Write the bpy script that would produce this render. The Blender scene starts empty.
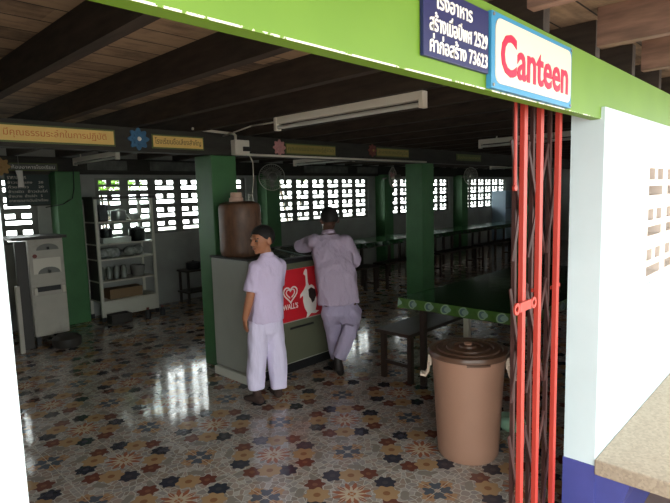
import bpy, math, random
from mathutils import Vector, Matrix
random.seed(7)
C = bpy.context.scene.collection
PI = math.pi

# ---------------------------------------------------------------- camera, sky, exposure
def set_camera():
    f, W = 522.0, 670.0
    dx = Vector((838-335, -(179-251.5), -f)).normalized()      # along the facade
    dy = Vector((-215-335, -(208-251.5), -f))                  # into the building
    dy = (dy - dx*dx.dot(dy)).normalized()
    dz = dx.cross(dy)
    cam = bpy.data.cameras.new('camera'); cam.sensor_width = 36; cam.lens = f/W*36
    cam.clip_start = 0.05; cam.clip_end = 500
    o = bpy.data.objects.new('camera', cam); C.objects.link(o)
    o.matrix_world = Matrix.Translation((0, 0, 1.6)) @ Matrix((dx, dy, dz)).to_4x4()
    bpy.context.scene.camera = o
set_camera()

world = bpy.data.worlds.new('overcast_sky'); bpy.context.scene.world = world
world.use_nodes = True
bg = world.node_tree.nodes['Background']
bg.inputs[0].default_value = (0.93, 1.0, 0.98, 1)
# thin cloud, much brighter on the sun's side, which is behind the building
wn_ = world.node_tree.nodes; wl_ = world.node_tree.links
tcw = wn_.new('ShaderNodeTexCoord'); spw = wn_.new('ShaderNodeSeparateXYZ'); mrw = wn_.new('ShaderNodeMapRange')
wl_.new(tcw.outputs['Generated'], spw.inputs[0]); wl_.new(spw.outputs[1], mrw.inputs[0])
mrw.interpolation_type = 'SMOOTHSTEP'
mrw.inputs[1].default_value = -.1; mrw.inputs[2].default_value = .9; mrw.inputs[3].default_value = 2.3; mrw.inputs[4].default_value = 5.0
wl_.new(mrw.outputs[0], bg.inputs[1])

vs = bpy.context.scene.view_settings
vs.view_transform = 'Standard'; vs.look = 'None'; vs.gamma = 1; vs.use_curve_mapping = False
vs.exposure = 1.48
bpy.context.scene.cycles.max_bounces = 10
bpy.context.scene.cycles.diffuse_bounces = 7
bpy.context.scene.cycles.sample_clamp_indirect = 6

# ---------------------------------------------------------------- materials
def S(r, g, b):
    f = lambda c: (c/12.92 if c <= .04045 else ((c+.055)/1.055)**2.4)
    return (f(r/255), f(g/255), f(b/255), 1)

def newmat(name):
    m = bpy.data.materials.new(name); m.use_nodes = True
    nt = m.node_tree; b = nt.nodes['Principled BSDF']
    return m, nt, b

def mat(name, col, rough=.6, metal=0, vary=0, scale=6, bump=0, bscale=40, stretch=None, spec=.5, bdist=.01, dark=None, dirt=0, dscale=3):
    m, nt, b = newmat(name)
    b.inputs['Base Color'].default_value = col; b.inputs['Roughness'].default_value = rough
    b.inputs['Metallic'].default_value = metal; b.inputs['Specular IOR Level'].default_value = spec
    L = nt.links.new
    if vary or bump or dirt:
        tc = nt.nodes.new('ShaderNodeTexCoord'); mp = nt.nodes.new('ShaderNodeMapping')
        L(tc.outputs['Object'], mp.inputs[0])
        if stretch: mp.inputs['Scale'].default_value = stretch
    src = None
    if vary:
        n = nt.nodes.new('ShaderNodeTexNoise'); n.inputs['Scale'].default_value = scale; n.inputs['Detail'].default_value = 6
        L(mp.outputs[0], n.inputs['Vector'])
        r = nt.nodes.new('ShaderNodeValToRGB')
        r.color_ramp.elements[0].position = .3; r.color_ramp.elements[1].position = .7
        d = dark or tuple(c*(1-vary) for c in col[:3])
        r.color_ramp.elements[0].color = (*d[:3], 1)
        r.color_ramp.elements[1].color = tuple(min(1, c*(1+vary*.5)) for c in col[:3])+(1,)
        L(n.outputs['Fac'], r.inputs[0]); L(r.outputs[0], b.inputs['Base Color']); src = r.outputs[0]
    if dirt:
        n = nt.nodes.new('ShaderNodeTexNoise'); n.inputs['Scale'].default_value = dscale; n.inputs['Detail'].default_value = 8; n.inputs['Roughness'].default_value = .7
        L(mp.outputs[0], n.inputs['Vector'])
        r = nt.nodes.new('ShaderNodeValToRGB'); r.color_ramp.elements[0].position = .52; r.color_ramp.elements[1].position = .68
        r.color_ramp.elements[0].color = (0, 0, 0, 1); r.color_ramp.elements[1].color = (dirt, dirt, dirt, 1)
        L(n.outputs['Fac'], r.inputs[0])
        mx = nt.nodes.new('ShaderNodeMix'); mx.data_type = 'RGBA'
        L(r.outputs[0], mx.inputs[0])
        if src: L(src, mx.inputs[6])
        else: mx.inputs[6].default_value = col
        mx.inputs[7].default_value = (.03, .022, .015, 1)
        L(mx.outputs[2], b.inputs['Base Color'])
    if bump:
        n = nt.nodes.new('ShaderNodeTexNoise'); n.inputs['Scale'].default_value = bscale; n.inputs['Detail'].default_value = 4
        L(mp.outputs[0], n.inputs['Vector'])
        bp = nt.nodes.new('ShaderNodeBump'); bp.inputs['Strength'].default_value = bump; bp.inputs['Distance'].default_value = bdist
        L(n.outputs['Fac'], bp.inputs['Height']); L(bp.outputs[0], b.inputs['Normal'])
    return m

class NG:
    """small helper for writing shader maths"""
    def __init__(s, nt): s.nt = nt
    def m(s, op, a, b=None, c=None):
        n = s.nt.nodes.new('ShaderNodeMath'); n.operation = op
        for i, v in enumerate((a, b, c)):
            if v is None: continue
            if isinstance(v, (int, float)): n.inputs[i].default_value = v
            else: s.nt.links.new(v, n.inputs[i])
        return n.outputs[0]
    def mix(s, fac, a, b):
        n = s.nt.nodes.new('ShaderNodeMix'); n.data_type = 'RGBA'
        for i, v in ((0, fac), (6, a), (7, b)):
            if isinstance(v, (int, float, tuple)): n.inputs[i].default_value = v
            else: s.nt.links.new(v, n.inputs[i])
        return n.outputs[2]

def floor_material():
    m, nt, b = newmat('flowered_floor_tile'); g = NG(nt); L = nt.links.new
    tc = nt.nodes.new('ShaderNodeTexCoord'); sp = nt.nodes.new('ShaderNodeSeparateXYZ'); L(tc.outputs['Object'], sp.inputs[0])
    X, Y = sp.outputs[0], sp.outputs[1]
    P = .65
    x = g.m('MULTIPLY', g.m('SUBTRACT', g.m('FRACT', g.m('ADD', g.m('DIVIDE', g.m('SUBTRACT', X, 1.93), P), .5)), .5), P)
    y = g.m('MULTIPLY', g.m('SUBTRACT', g.m('FRACT', g.m('ADD', g.m('DIVIDE', g.m('SUBTRACT', Y, 1.78), P), .5)), .5), P)
    ax, ay = g.m('ABSOLUTE', x), g.m('ABSOLUTE', y)
    same = g.m('GREATER_THAN', g.m('MULTIPLY', x, y), 0)
    inv = g.m('SUBTRACT', 1, same)
    qx = g.m('ADD', g.m('MULTIPLY', same, ax), g.m('MULTIPLY', inv, ay))
    qy = g.m('ADD', g.m('MULTIPLY', same, ay), g.m('MULTIPLY', inv, ax))
    # mosaic ground
    def vor(feature, scale, rnd=1.0):
        v = nt.nodes.new('ShaderNodeTexVoronoi'); v.feature = feature; v.inputs['Scale'].default_value = scale
        v.inputs['Randomness'].default_value = rnd; v.voronoi_dimensions = '2D'
        L(tc.outputs['Object'], v.inputs['Vector']); return v
    v1 = vor('F1', 26); ve = vor('DISTANCE_TO_EDGE', 26)
    sc = nt.nodes.new('ShaderNodeSeparateColor'); L(v1.outputs['Color'], sc.inputs[0])
    r = nt.nodes.new('ShaderNodeValToRGB'); e = r.color_ramp.elements
    e[0].position = 0; e[0].color = S(136, 124, 116); e[1].position = 1; e[1].color = S(178, 168, 158)
    for p, c in ((.25, S(150, 130, 118)), (.45, S(166, 146, 136)), (.62, S(138, 130, 126)), (.8, S(162, 152, 146))):
        q = e.new(p); q.color = c
    L(sc.outputs[0], r.inputs[0])
    col = g.mix(g.m('MULTIPLY', g.m('LESS_THAN', ve.outputs['Distance'], .05), .75), r.outputs[0], S(205, 200, 190))
    def flower(cx, cy, R, n, amp, ph, color, centre=None, col_in=None, cr=.3):
        dx, dy = g.m('SUBTRACT', qx, cx), g.m('SUBTRACT', qy, cy)
        d = g.m('SQRT', g.m('ADD', g.m('MULTIPLY', dx, dx), g.m('MULTIPLY', dy, dy)))
        th = g.m('ARCTAN2', dy, dx)
        rr = g.m('ADD', R, g.m('MULTIPLY', g.m('COSINE', g.m('ADD', g.m('MULTIPLY', th, n), ph)), R*amp))
        inside = g.m('LESS_THAN', d, rr)
        c = g.mix(inside, col_in, color)
        if centre:
            c = g.mix(g.m('LESS_THAN', d, R*cr), c, centre)
        return c
    for (cx, cy, ph) in ((.27, .02, 1), (.22, .175, 2)):
        col = flower(cx, cy, .032, 2, .35, ph, S(136, 126, 118), None, col)
    col = flower(.065, .205, .056, 7, .12, 0, S(40, 44, 60), S(58, 58, 68), col)
    col = flower(.215, .065, .052, 6, .16, 1, S(104, 54, 44), S(126, 78, 58), col)
    col = flower(.135, .128, .066, 7, .12, 0, S(172, 136, 98), S(140, 94, 62), col)
    # star at the tile corner
    col = flower(0, 0, .085, 12, .28, 0, S(156, 92, 66), None, col)
    col = flower(0, 0, .055, 12, .35, 3.14, S(198, 176, 150), None, col)
    col = flower(0, 0, .022, 6, .1, 0, S(170, 110, 70), None, col)
    for (cx, cy) in ((.325, .25), (.25, .325)):
        col = flower(cx, cy, .040, 6, .14, 0, S(172, 132, 98), S(140, 92, 66), col, .35)
    for (cx, cy) in ((.295, .295),):
        col = flower(cx, cy, .034, 4, .3, 0, S(76, 84, 96), None, col)
    # tile joints
    def joint(v):
        t = g.m('ABSOLUTE', g.m('SUBTRACT', g.m('FRACT', g.m('ADD', g.m('DIVIDE', v, .325), .5)), .5))
        return g.m('LESS_THAN', t, .0075)
    jt = g.m('MAXIMUM', joint(x), joint(y))
    col = g.mix(g.m('MULTIPLY', jt, .8), col, S(196, 186, 170))
    n = nt.nodes.new('ShaderNodeTexNoise'); n.inputs['Scale'].default_value = 1.6; n.inputs['Detail'].default_value = 5
    L(tc.outputs['Object'], n.inputs['Vector'])
    col = g.mix(g.m('MULTIPLY', n.outputs['Fac'], .35), col, S(104, 92, 80))
    L(col, b.inputs['Base Color'])
    rr = nt.nodes.new('ShaderNodeMapRange'); rr.inputs[1].default_value = .35; rr.inputs[2].default_value = .7
    rr.inputs[3].default_value = .04; rr.inputs[4].default_value = .12
    L(n.outputs['Fac'], rr.inputs[0]); L(rr.outputs[0], b.inputs['Roughness'])
    n2 = nt.nodes.new('ShaderNodeTexNoise'); n2.inputs['Scale'].default_value = 22; n2.inputs['Detail'].default_value = 3
    L(tc.outputs['Object'], n2.inputs['Vector'])
    h = g.m('ADD', g.m('MULTIPLY', n2.outputs['Fac'], 1.0), g.m('MULTIPLY', g.m('MINIMUM', ve.outputs['Distance'], .06), 4))
    h = g.m('SUBTRACT', h, g.m('MULTIPLY', jt, .6))
    bp = nt.nodes.new('ShaderNodeBump'); bp.inputs['Strength'].default_value = .10; bp.inputs['Distance'].default_value = .006
    L(h, bp.inputs['Height']); L(bp.outputs[0], b.inputs['Normal'])
    b.inputs['Specular IOR Level'].default_value = .55
    return m

def plank_material(name, light, darkc, along='x', width=.17):
    m, nt, b = newmat(name); g = NG(nt); L = nt.links.new
    tc = nt.nodes.new('ShaderNodeTexCoord'); sp = nt.nodes.new('ShaderNodeSeparateXYZ'); L(tc.outputs['Object'], sp.inputs[0])
    X, Y = (sp.outputs[0], sp.outputs[1]) if along == 'x' else (sp.outputs[1], sp.outputs[0])
    k = g.m('DIVIDE', Y, width); row = g.m('FLOOR', k)
    seg = g.m('FLOOR', g.m('ADD', g.m('DIVIDE', X, 1.1), g.m('MULTIPLY', row, .37)))
    cv = nt.nodes.new('ShaderNodeCombineXYZ'); L(row, cv.inputs[0]); L(seg, cv.inputs[1])
    wn = nt.nodes.new('ShaderNodeTexWhiteNoise'); wn.noise_dimensions = '2D'; L(cv.outputs[0], wn.inputs['Vector'])
    mp = nt.nodes.new('ShaderNodeMapping'); L(tc.outputs['Object'], mp.inputs[0])
    mp.inputs['Scale'].default_value = (1.2, 9, 1) if along == 'x' else (9, 1.2, 1)
    n = nt.nodes.new('ShaderNodeTexNoise'); n.inputs['Scale'].default_value = 3; n.inputs['Detail'].default_value = 8
    L(mp.outputs[0], n.inputs['Vector'])
    n2 = nt.nodes.new('ShaderNodeTexNoise'); n2.inputs['Scale'].default_value = 2.3; n2.inputs['Detail'].default_value = 7; n2.inputs['Roughness'].default_value = .7
    L(tc.outputs['Object'], n2.inputs['Vector'])
    t = g.m('ADD', g.m('MULTIPLY', wn.outputs['Value'], .35), g.m('ADD', g.m('MULTIPLY', n.outputs['Fac'], .5), g.m('SUBTRACT', g.m('MULTIPLY', n2.outputs['Fac'], 1.2), .55)))
    r = nt.nodes.new('ShaderNodeValToRGB'); r.color_ramp.elements[0].color = darkc; r.color_ramp.elements[1].color = light
    r.color_ramp.elements[0].position = .2; r.color_ramp.elements[1].position = .62
    L(t, r.inputs[0])
    gap = g.m('LESS_THAN', g.m('FRACT', k), .05)
    L(g.mix(gap, r.outputs[0], (.01, .007, .005, 1)), b.inputs['Base Color'])
    b.inputs['Roughness'].default_value = .8
    return m

def fascia_material():
    m, nt, b = newmat('lime_green_paint'); g = NG(nt); L = nt.links.new
    tc = nt.nodes.new('ShaderNodeTexCoord'); sp = nt.nodes.new('ShaderNodeSeparateXYZ'); L(tc.outputs['Object'], sp.inputs[0])
    n = nt.nodes.new('ShaderNodeTexNoise'); n.inputs['Scale'].default_value = 5; n.inputs['Detail'].default_value = 6; L(tc.outputs['Object'], n.inputs[0])
    c = g.mix(n.outputs['Fac'], S(88, 124, 24), S(102, 138, 32))
    n3 = nt.nodes.new('ShaderNodeTexNoise'); n3.inputs['Scale'].default_value = 7; n3.inputs['Detail'].default_value = 8; n3.inputs['Roughness'].default_value = .75; L(tc.outputs['Object'], n3.inputs[0])
    low = g.m('MULTIPLY', g.m('LESS_THAN', sp.outputs[2], .004), g.m('LESS_THAN', sp.outputs[1], -.0195))
    chip = g.m('MULTIPLY', low, g.m('GREATER_THAN', n3.outputs['Fac'], .47))
    c = g.mix(chip, c, S(225, 222, 205))
    spot = g.m('GREATER_THAN', n3.outputs['Fac'], .735)
    c = g.mix(spot, c, S(70, 80, 40))
    L(c, b.inputs['Base Color']); b.inputs['Roughness'].default_value = .55
    return m

def cloth_material(name, skirt):
    m, nt, b = newmat(name); g = NG(nt); L = nt.links.new
    tc = nt.nodes.new('ShaderNodeTexCoord'); sp = nt.nodes.new('ShaderNodeSeparateXYZ'); L(tc.outputs['Object'], sp.inputs[0])
    X, Y, Z = sp.outputs
    def rep(v, p): return g.m('MULTIPLY', g.m('SUBTRACT', g.m('FRACT', g.m('DIVIDE', v, p)), .5), p)
    if skirt:
        a = rep(g.m('ADD', X, Y), .15); c = g.m('SUBTRACT', Z, .042)
    else:
        a = rep(X, .17); c = rep(Y, .17)
    d = g.m('SQRT', g.m('ADD', g.m('MULTIPLY', a, a), g.m('MULTIPLY', c, c)))
    n = nt.nodes.new('ShaderNodeTexNoise'); n.inputs['Scale'].default_value = 28; n.inputs['Detail'].default_value = 3; L(tc.outputs['Object'], n.inputs[0])
    base = g.mix(n.outputs['Fac'], S(38, 74, 26), S(76, 106, 36)) if skirt else g.mix(n.outputs['Fac'], S(20, 50, 26), S(34, 72, 34))
    col = g.mix(g.m('LESS_THAN', d, .036), base, S(134, 154, 124) if skirt else S(60, 96, 60))
    col = g.mix(g.m('LESS_THAN', d, .027), col, S(70, 92, 96) if skirt else S(28, 60, 34))
    d2 = g.m('ADD', d, g.m('MULTIPLY', a, .7))
    col = g.mix(g.m('LESS_THAN', d2, .014), col, S(120, 140, 128) if skirt else S(40, 80, 50))
    L(col, b.inputs['Base Color']); b.inputs['Roughness'].default_value = .3 if skirt else .09
    n2 = nt.nodes.new('ShaderNodeTexNoise'); n2.inputs['Scale'].default_value = 7; n2.inputs['Detail'].default_value = 2; L(tc.outputs['Object'], n2.inputs[0])
    bp = nt.nodes.new('ShaderNodeBump'); bp.inputs['Strength'].default_value = .12; bp.inputs['Distance'].default_value = .01
    L(n2.outputs['Fac'], bp.inputs['Height']); L(bp.outputs[0], b.inputs['Normal'])
    return m

def glass_material():
    m, nt, b = newmat('clear_glass')
    b.inputs['Base Color'].default_value = (.9, .97, .95, 1); b.inputs['Roughness'].default_value = .04
    b.inputs['Transmission Weight'].default_value = 1; b.inputs['IOR'].default_value = 1.12; b.inputs['Specular IOR Level'].default_value = .9
    return m

def terrazzo_material():
    m, nt, b = newmat('terrazzo'); g = NG(nt); L = nt.links.new
    tc = nt.nodes.new('ShaderNodeTexCoord')
    v = nt.nodes.new('ShaderNodeTexVoronoi'); v.inputs['Scale'].default_value = 90; L(tc.outputs['Object'], v.inputs['Vector'])
    sc = nt.nodes.new('ShaderNodeSeparateColor'); L(v.outputs['Color'], sc.inputs[0])
    n = nt.nodes.new('ShaderNodeTexNoise'); n.inputs['Scale'].default_value = 4; n.inputs['Detail'].default_value = 6; L(tc.outputs['Object'], n.inputs[0])
    c = g.mix(sc.outputs[0], S(136, 120, 102), S(162, 146, 126))
    c = g.mix(g.m('MULTIPLY', n.outputs['Fac'], .5), c, S(140, 128, 114))
    L(c, b.inputs['Base Color']); b.inputs['Roughness'].default_value = .6
    return m

M = dict(
    floor=floor_material(),
    planks=plank_material('old_ceiling_planks', S(158, 134, 108), S(66, 52, 42)),
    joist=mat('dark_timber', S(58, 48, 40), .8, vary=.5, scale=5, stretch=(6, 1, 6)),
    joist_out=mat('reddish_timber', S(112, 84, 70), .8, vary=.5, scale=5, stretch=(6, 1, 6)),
    girder=mat('dark_girder_timber', S(44, 42, 36), .75, vary=.4, scale=4, stretch=(1, 6, 6)),
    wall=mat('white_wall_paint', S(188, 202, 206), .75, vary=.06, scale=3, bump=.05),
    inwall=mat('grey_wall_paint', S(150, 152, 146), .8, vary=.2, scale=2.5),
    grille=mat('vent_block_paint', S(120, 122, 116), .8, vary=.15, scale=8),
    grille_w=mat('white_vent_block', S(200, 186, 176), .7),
    blue=mat('blue_paint', S(64, 68, 136), .5, vary=.12, scale=9),
    fascia=fascia_material(),
    green=mat('green_column_paint', S(62, 112, 66), .5, vary=.18, scale=4, bump=.05),
    terrazzo=terrazzo_material(),
    paving=mat('pinkish_paving', S(176, 152, 136), .8, vary=.15, scale=10),
    yard=mat('pale_concrete', S(170, 168, 158), .9, vary=.15, scale=2),
    red=mat('red_gate_paint', S(166, 50, 38), .5, vary=.12, scale=12, stretch=(1, 1, .3)),
    red_shaded=mat('shaded_red_gate_paint', S(66, 32, 28), .6, vary=.2, scale=12),  # gate red darkened for the rear bars, their shade put into the colour
    signblue=mat('blue_sign_paint', S(27, 29, 80), .45, vary=.1, scale=6),
    skyblue=mat('sky_blue_paint', S(54, 132, 172), .4, vary=.1, scale=5),
    cream=mat('cream_sign_paint', S(216, 203, 182), .45),
    crimson=mat('crimson_lettering', S(196, 16, 62), .45),
    whitepaint=mat('white_lettering', S(236, 232, 222), .5),
    yellow=mat('yellow_sign_paint', S(226, 190, 110), .6, vary=.1, scale=6),
    olive=mat('faded_yellow_sign_paint', S(150, 134, 70), .6, vary=.15, scale=6),
    greenedge=mat('dark_green_sign_edge', S(84, 96, 50), .6),
    orange=mat('orange_lettering', S(196, 104, 44), .6),
    brownl=mat('brown_lettering', S(84, 54, 30), .6),
    petalb=mat('blue_petal_foam', S(58, 104, 140), .7, vary=.2, scale=30),
    petalp=mat('pink_petal_foam', S(196, 140, 140), .7, vary=.2, scale=30),
    petalr=mat('dull_red_petal_foam', S(120, 62, 56), .7, vary=.2, scale=30),
    petaly=mat('tan_petal_foam', S(168, 134, 80), .7, vary=.2, scale=30),
    lampw=mat('white_lamp_enamel', S(218, 212, 198), .5),
    tube=mat('unlit_glass_tube', S(190, 190, 184), .2),
    plasticw=mat('off_white_plastic', S(206, 200, 186), .5),
    plasticg=mat('grey_plastic', S(110, 110, 104), .5),
    black=mat('black_plastic', S(24, 24, 26), .5),
    bin=mat('brown_bin_plastic', S(162, 122, 102), .42, vary=.08, scale=3),
    lid=mat('dark_brown_lid_plastic', S(92, 66, 52), .32),
    handle=mat('beige_handle_plastic', S(196, 176, 158), .45),
    freezer=mat('grey_freezer_enamel', S(158, 160, 150), .4, vary=.08, scale=4),
    freezerd=mat('olive_freezer_trim', S(92, 94, 76), .45),
    freezerred=mat('red_freezer_decal', S(206, 36, 48), .35),
    decalw=mat('white_decal', S(232, 226, 220), .4),
    decalk=mat('dark_brown_decal', S(60, 44, 40), .4),
    plinth=mat('pale_plinth', S(206, 204, 192), .6),
    glass=glass_material(),
    drum=mat('brown_ribbed_drum', S(104, 72, 52), .5, vary=.35, scale=30, stretch=(1, 1, .4)),
    drumcap=mat('pale_pink_cap', S(196, 160, 140), .5),
    steel=mat('dull_steel', S(150, 148, 142), .35, metal=.7),
    cabwhite=mat('greyish_white_steel', S(172, 166, 154), .45, vary=.08, scale=5, dirt=.25),
    cabdark=mat('dark_counter_board', S(52, 48, 44), .5),
    darkwood=mat('dark_bench_wood', S(50, 36, 28), .45, vary=.3, scale=6, stretch=(1, 6, 6)),
    paleleg=mat('pale_table_leg', S(190, 184, 166), .5),
    frame=mat('pale_cabinet_frame', S(196, 194, 180), .45),
    cloth_top=cloth_material('green_vinyl_top', False),
    cloth_skirt=cloth_material('green_vinyl_edge', True),
    board=mat('dark_green_notice_board', S(30, 48, 46), .5),
    skin=mat('brown_skin', S(166, 110, 80), .5, vary=.08, scale=12),
    skind=mat('dark_brown_skin', S(84, 56, 44), .55),
    hair=mat('black_hair', S(22, 19, 18), .55, bump=.5, bscale=260),
    shirt=mat('lavender_shirt_cloth', S(206, 190, 220), .85, bump=.9, bscale=7, bdist=.05, stretch=(1.3, 1.3, .55)),
    shirt2=mat('mauve_grey_shirt_cloth', S(180, 163, 184), .85, bump=1, bscale=6, bdist=.06, stretch=(1.3, 1.3, .6)),
    trouser=mat('pale_lavender_trouser_cloth', S(216, 206, 232), .85, bump=.9, bscale=6, bdist=.05, stretch=(1.5, 1.5, .45)),
    trouser2=mat('mauve_grey_trouser_cloth', S(170, 158, 184), .85, bump=1, bscale=6, bdist=.06, stretch=(1.4, 1.4, .5)),
    sock=mat('dark_brown_sock', S(58, 40, 34), .9),
    shoe=mat('black_shoe', S(34, 28, 26), .6),
    eyew=mat('eye_white', S(112, 98, 90), .4),
    eyek=mat('dark_iris', S(24, 16, 12), .2),
    lip=mat('lip_skin', S(124, 70, 60), .5),
    leaf=mat('bright_leaf', S(120, 170, 50), .6, vary=.4, scale=3),
    stemw=mat('grey_bark', S(96, 84, 68), .9),
    bag=mat('shiny_clear_bag', S(150, 156, 150), .18, vary=.5, scale=18, bump=1, bscale=22),
    pot=mat('dark_pot_metal', S(40, 40, 42), .35, metal=.4),
    alu=mat('aluminium_pot', S(170, 170, 168), .3, metal=.8),
    tubw=mat('white_tub', S(214, 212, 204), .4),
    carton=mat('brown_carton', S(128, 104, 76), .8),
    lidglass=mat('dark_lid_glass', S(120, 130, 122), .05, spec=1.0),
    jar=mat('dim_glass_jar', S(110, 116, 108), .15),
    palegreen=mat('pale_green_plastic', S(150, 190, 160), .4),
    coolblue=mat('pale_blue_enamel', S(150, 172, 190), .45),
    panelg=mat('grey_picture_panel', S(92, 94, 88), .6, vary=.5, scale=9),
)

# ---------------------------------------------------------------- mesh helpers
class MB:
    def __init__(s): s.v, s.f, s.m = [], [], []
    def add(s, vs, fs, mi=0):
        k = len(s.v); s.v += [tuple(p) for p in vs]
        for f in fs: s.f.append(tuple(k+i for i in f)); s.m.append(mi)
        return s
    def box(s, x0, x1, y0, y1, z0, z1, mi=0):
        return s.add([(x, y, z) for z in (z0, z1) for y in (y0, y1) for x in (x0, x1)],
              [(0, 2, 3, 1), (4, 5, 7, 6), (0, 1, 5, 4), (2, 6, 7, 3), (0, 4, 6, 2), (1, 3, 7, 5)], mi)
    def obox(s, c, ax, ay, az, mi=0):
        c, ax, ay, az = map(Vector, (c, ax, ay, az))
        return s.add([c+ax*i+ay*j+az*k for k in (-1, 1) for j in (-1, 1) for i in (-1, 1)],
              [(0, 2, 3, 1), (4, 5, 7, 6), (0, 1, 5, 4), (2, 6, 7, 3), (0, 4, 6, 2), (1, 3, 7, 5)], mi)
    def cyl(s, p0, p1, r0, r1=None, n=16, mi=0, cap=True):
        r1 = r0 if r1 is None else r1
        p0, p1 = Vector(p0), Vector(p1); d = (p1-p0).normalized()
        a = d.orthogonal().normalized(); b = d.cross(a)
        vs = [p+(a*math.cos(2*PI*i/n)+b*math.sin(2*PI*i/n))*r for p, r in ((p0, r0), (p1, r1)) for i in range(n)]
        fs = [(i, (i+1) % n, n+(i+1) % n, n+i) for i in range(n)]
        if cap: fs += [tuple(range(n-1, -1, -1)), tuple(range(n, 2*n))]
        return s.add(vs, fs, mi)
    def tube(s, pts, r, n=8, mi=0):
        for a, b in zip(pts, pts[1:]): s.cyl(a, b, r, r, n, mi)
        for p in pts[1:-1]: s.ball(p, (r, r, r), n=n, mi=mi)
        return s
    def ball(s, c, rad, rot=None, n=12, mi=0):
        c = Vector(c); vs = []; k = max(6, n//2+2)
        for j in range(k+1):
            th = PI*j/k
            for i in range(n):
                p = Vector((rad[0]*math.sin(th)*math.cos(2*PI*i/n), rad[1]*math.sin(th)*math.sin(2*PI*i/n), rad[2]*math.cos(th)))
                vs.append(c+(rot @ p if rot else p))
        fs = []
        for j in range(k):
            for i in range(n):
                q = (j*n+i, (j+1)*n+i, (j+1)*n+(i+1) % n, j*n+(i+1) % n)
                if j == 0: fs.append((q[0], q[1], q[2]))
                elif j == k-1: fs.append((q[0], q[1], q[3]))
                else: fs.append(q)
        return s.add(vs, fs, mi)
    def limb(s, pts, rs, n=14):
        for p, r in zip(pts, rs): s.ball(p, (r, r, r), n=n)
        for (a, ra), (b, rb) in zip(zip(pts, rs), list(zip(pts, rs))[1:]): s.cyl(a, b, ra, rb, n)
        return s
    def loft(s, secs, n=24, mi=0):
        """secs: (centre, half-vector a, half-vector b); closed at both ends"""
        vs = []
        for c, a, b in secs:
            c, a, b = Vector(c), Vector(a), Vector(b)
            for i in range(n):
                t = 2*PI*i/n; ct, st = math.cos(t), math.sin(t)
                e = .8
                vs.append(c+a*math.copysign(abs(ct)**e, ct)+b*math.copysign(abs(st)**e, st))
        fs = [(j*n+i, j*n+(i+1) % n, (j+1)*n+(i+1) % n, (j+1)*n+i) for j in range(len(secs)-1) for i in range(n)]
        fs += [tuple(range(n-1, -1, -1)), tuple(range((len(secs)-1)*n, len(secs)*n))]
        return s.add(vs, fs, mi)
    def lathe(s, prof, c=(0, 0, 0), n=40, mi=0, axis='z'):
        c = Vector(c); vs = []
        for r, h in prof:
            for i in range(n):
                t = 2*PI*i/n
                p = (r*math.cos(t), r*math.sin(t), h) if axis == 'z' else (r*math.cos(t), -h, r*math.sin(t))
                vs.append(c+Vector(p))
        fs = [(j*n+i, j*n+(i+1) % n, (j+1)*n+(i+1) % n, (j+1)*n+i) for j in range(len(prof)-1) for i in range(n)]
        if prof[0][0] > 1e-4: fs.append(tuple(range(n-1, -1, -1)))
        if prof[-1][0] > 1e-4: fs.append(tuple(range((len(prof)-1)*n, len(prof)*n)))
        return s.add(vs, fs, mi)
    def prism(s, poly, y0, y1, mi=0):
        """polygon in x,z pushed from y0 to y1"""
        n = len(poly)
        vs = [(x, y0, z) for x, z in poly]+[(x, y1, z) for x, z in poly]
        fs = [tuple(range(n)), tuple(range(2*n-1, n-1, -1))]+[(i, n+i, n+(i+1) % n, (i+1) % n) for i in range(n)]
        return s.add(vs, fs, mi)
    def mesh(s, name, mats, origin=(0, 0, 0)):
        me = bpy.data.meshes.new(name); o = Vector(origin)
        me.from_pydata([Vector(p)-o for p in s.v], [], s.f)
        for m in mats: me.materials.append(m)
        me.polygons.foreach_set('material_index', s.m); me.validate(); me.update()
        return me
    def bounds(s):
        return [(min(p[i] for p in s.v), max(p[i] for p in s.v)) for i in range(3)]
    def build(s, name, mats, parent=None, smooth=False, bevel=0, weld=False):
        if not isinstance(mats, (list, tuple)): mats = [mats]
        if parent is not None: org = wloc(parent)
        else:
            b = s.bounds(); org = Vector(((b[0][0]+b[0][1])/2, (b[1][0]+b[1][1])/2, b[2][0]))
        me = s.mesh(name, mats, org)
        ob = bpy.data.objects.new(name, me); C.objects.link(ob)
        if parent is not None: ob.parent = parent
        else: ob.location = org
        if smooth: me.shade_smooth() if smooth is True else me.set_sharp_from_angle(angle=smooth)
        if bevel:
            md = ob.modifiers.new('edge', 'BEVEL'); md.width = bevel; md.segments = 2; md.limit_method = 'ANGLE'; md.angle_limit = .6
        return ob

def wloc(o):
    v = Vector(o.location)
    while o.parent is not None: o = o.parent; v += o.location
    return v

def thing(name, loc, label, cat, group=None):
    o = bpy.data.objects.new(name, None); C.objects.link(o); o.location = loc; o.empty_display_size = .1
    return tag(o, label, cat, group)
def tag(o, label, cat=None, group=None, kind=None):
    o['label'] = label
    if cat: o['category'] = cat
    if group: o['group'] = group
    if kind: o['kind'] = kind
    return o
def struct(o, label, cat):
    return tag(o, label, cat, kind='structure')
def dup(src, loc, label, group=None):
    r = src.copy(); C.objects.link(r); r.location = loc; r['label'] = label
    if group: r['group'] = group
    for ch in list(src.children):
        c = ch.copy(); C.objects.link(c); c.parent = r
        for g in ch.children:
            d = g.copy(); C.objects.link(d); d.parent = c
    return r

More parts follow.
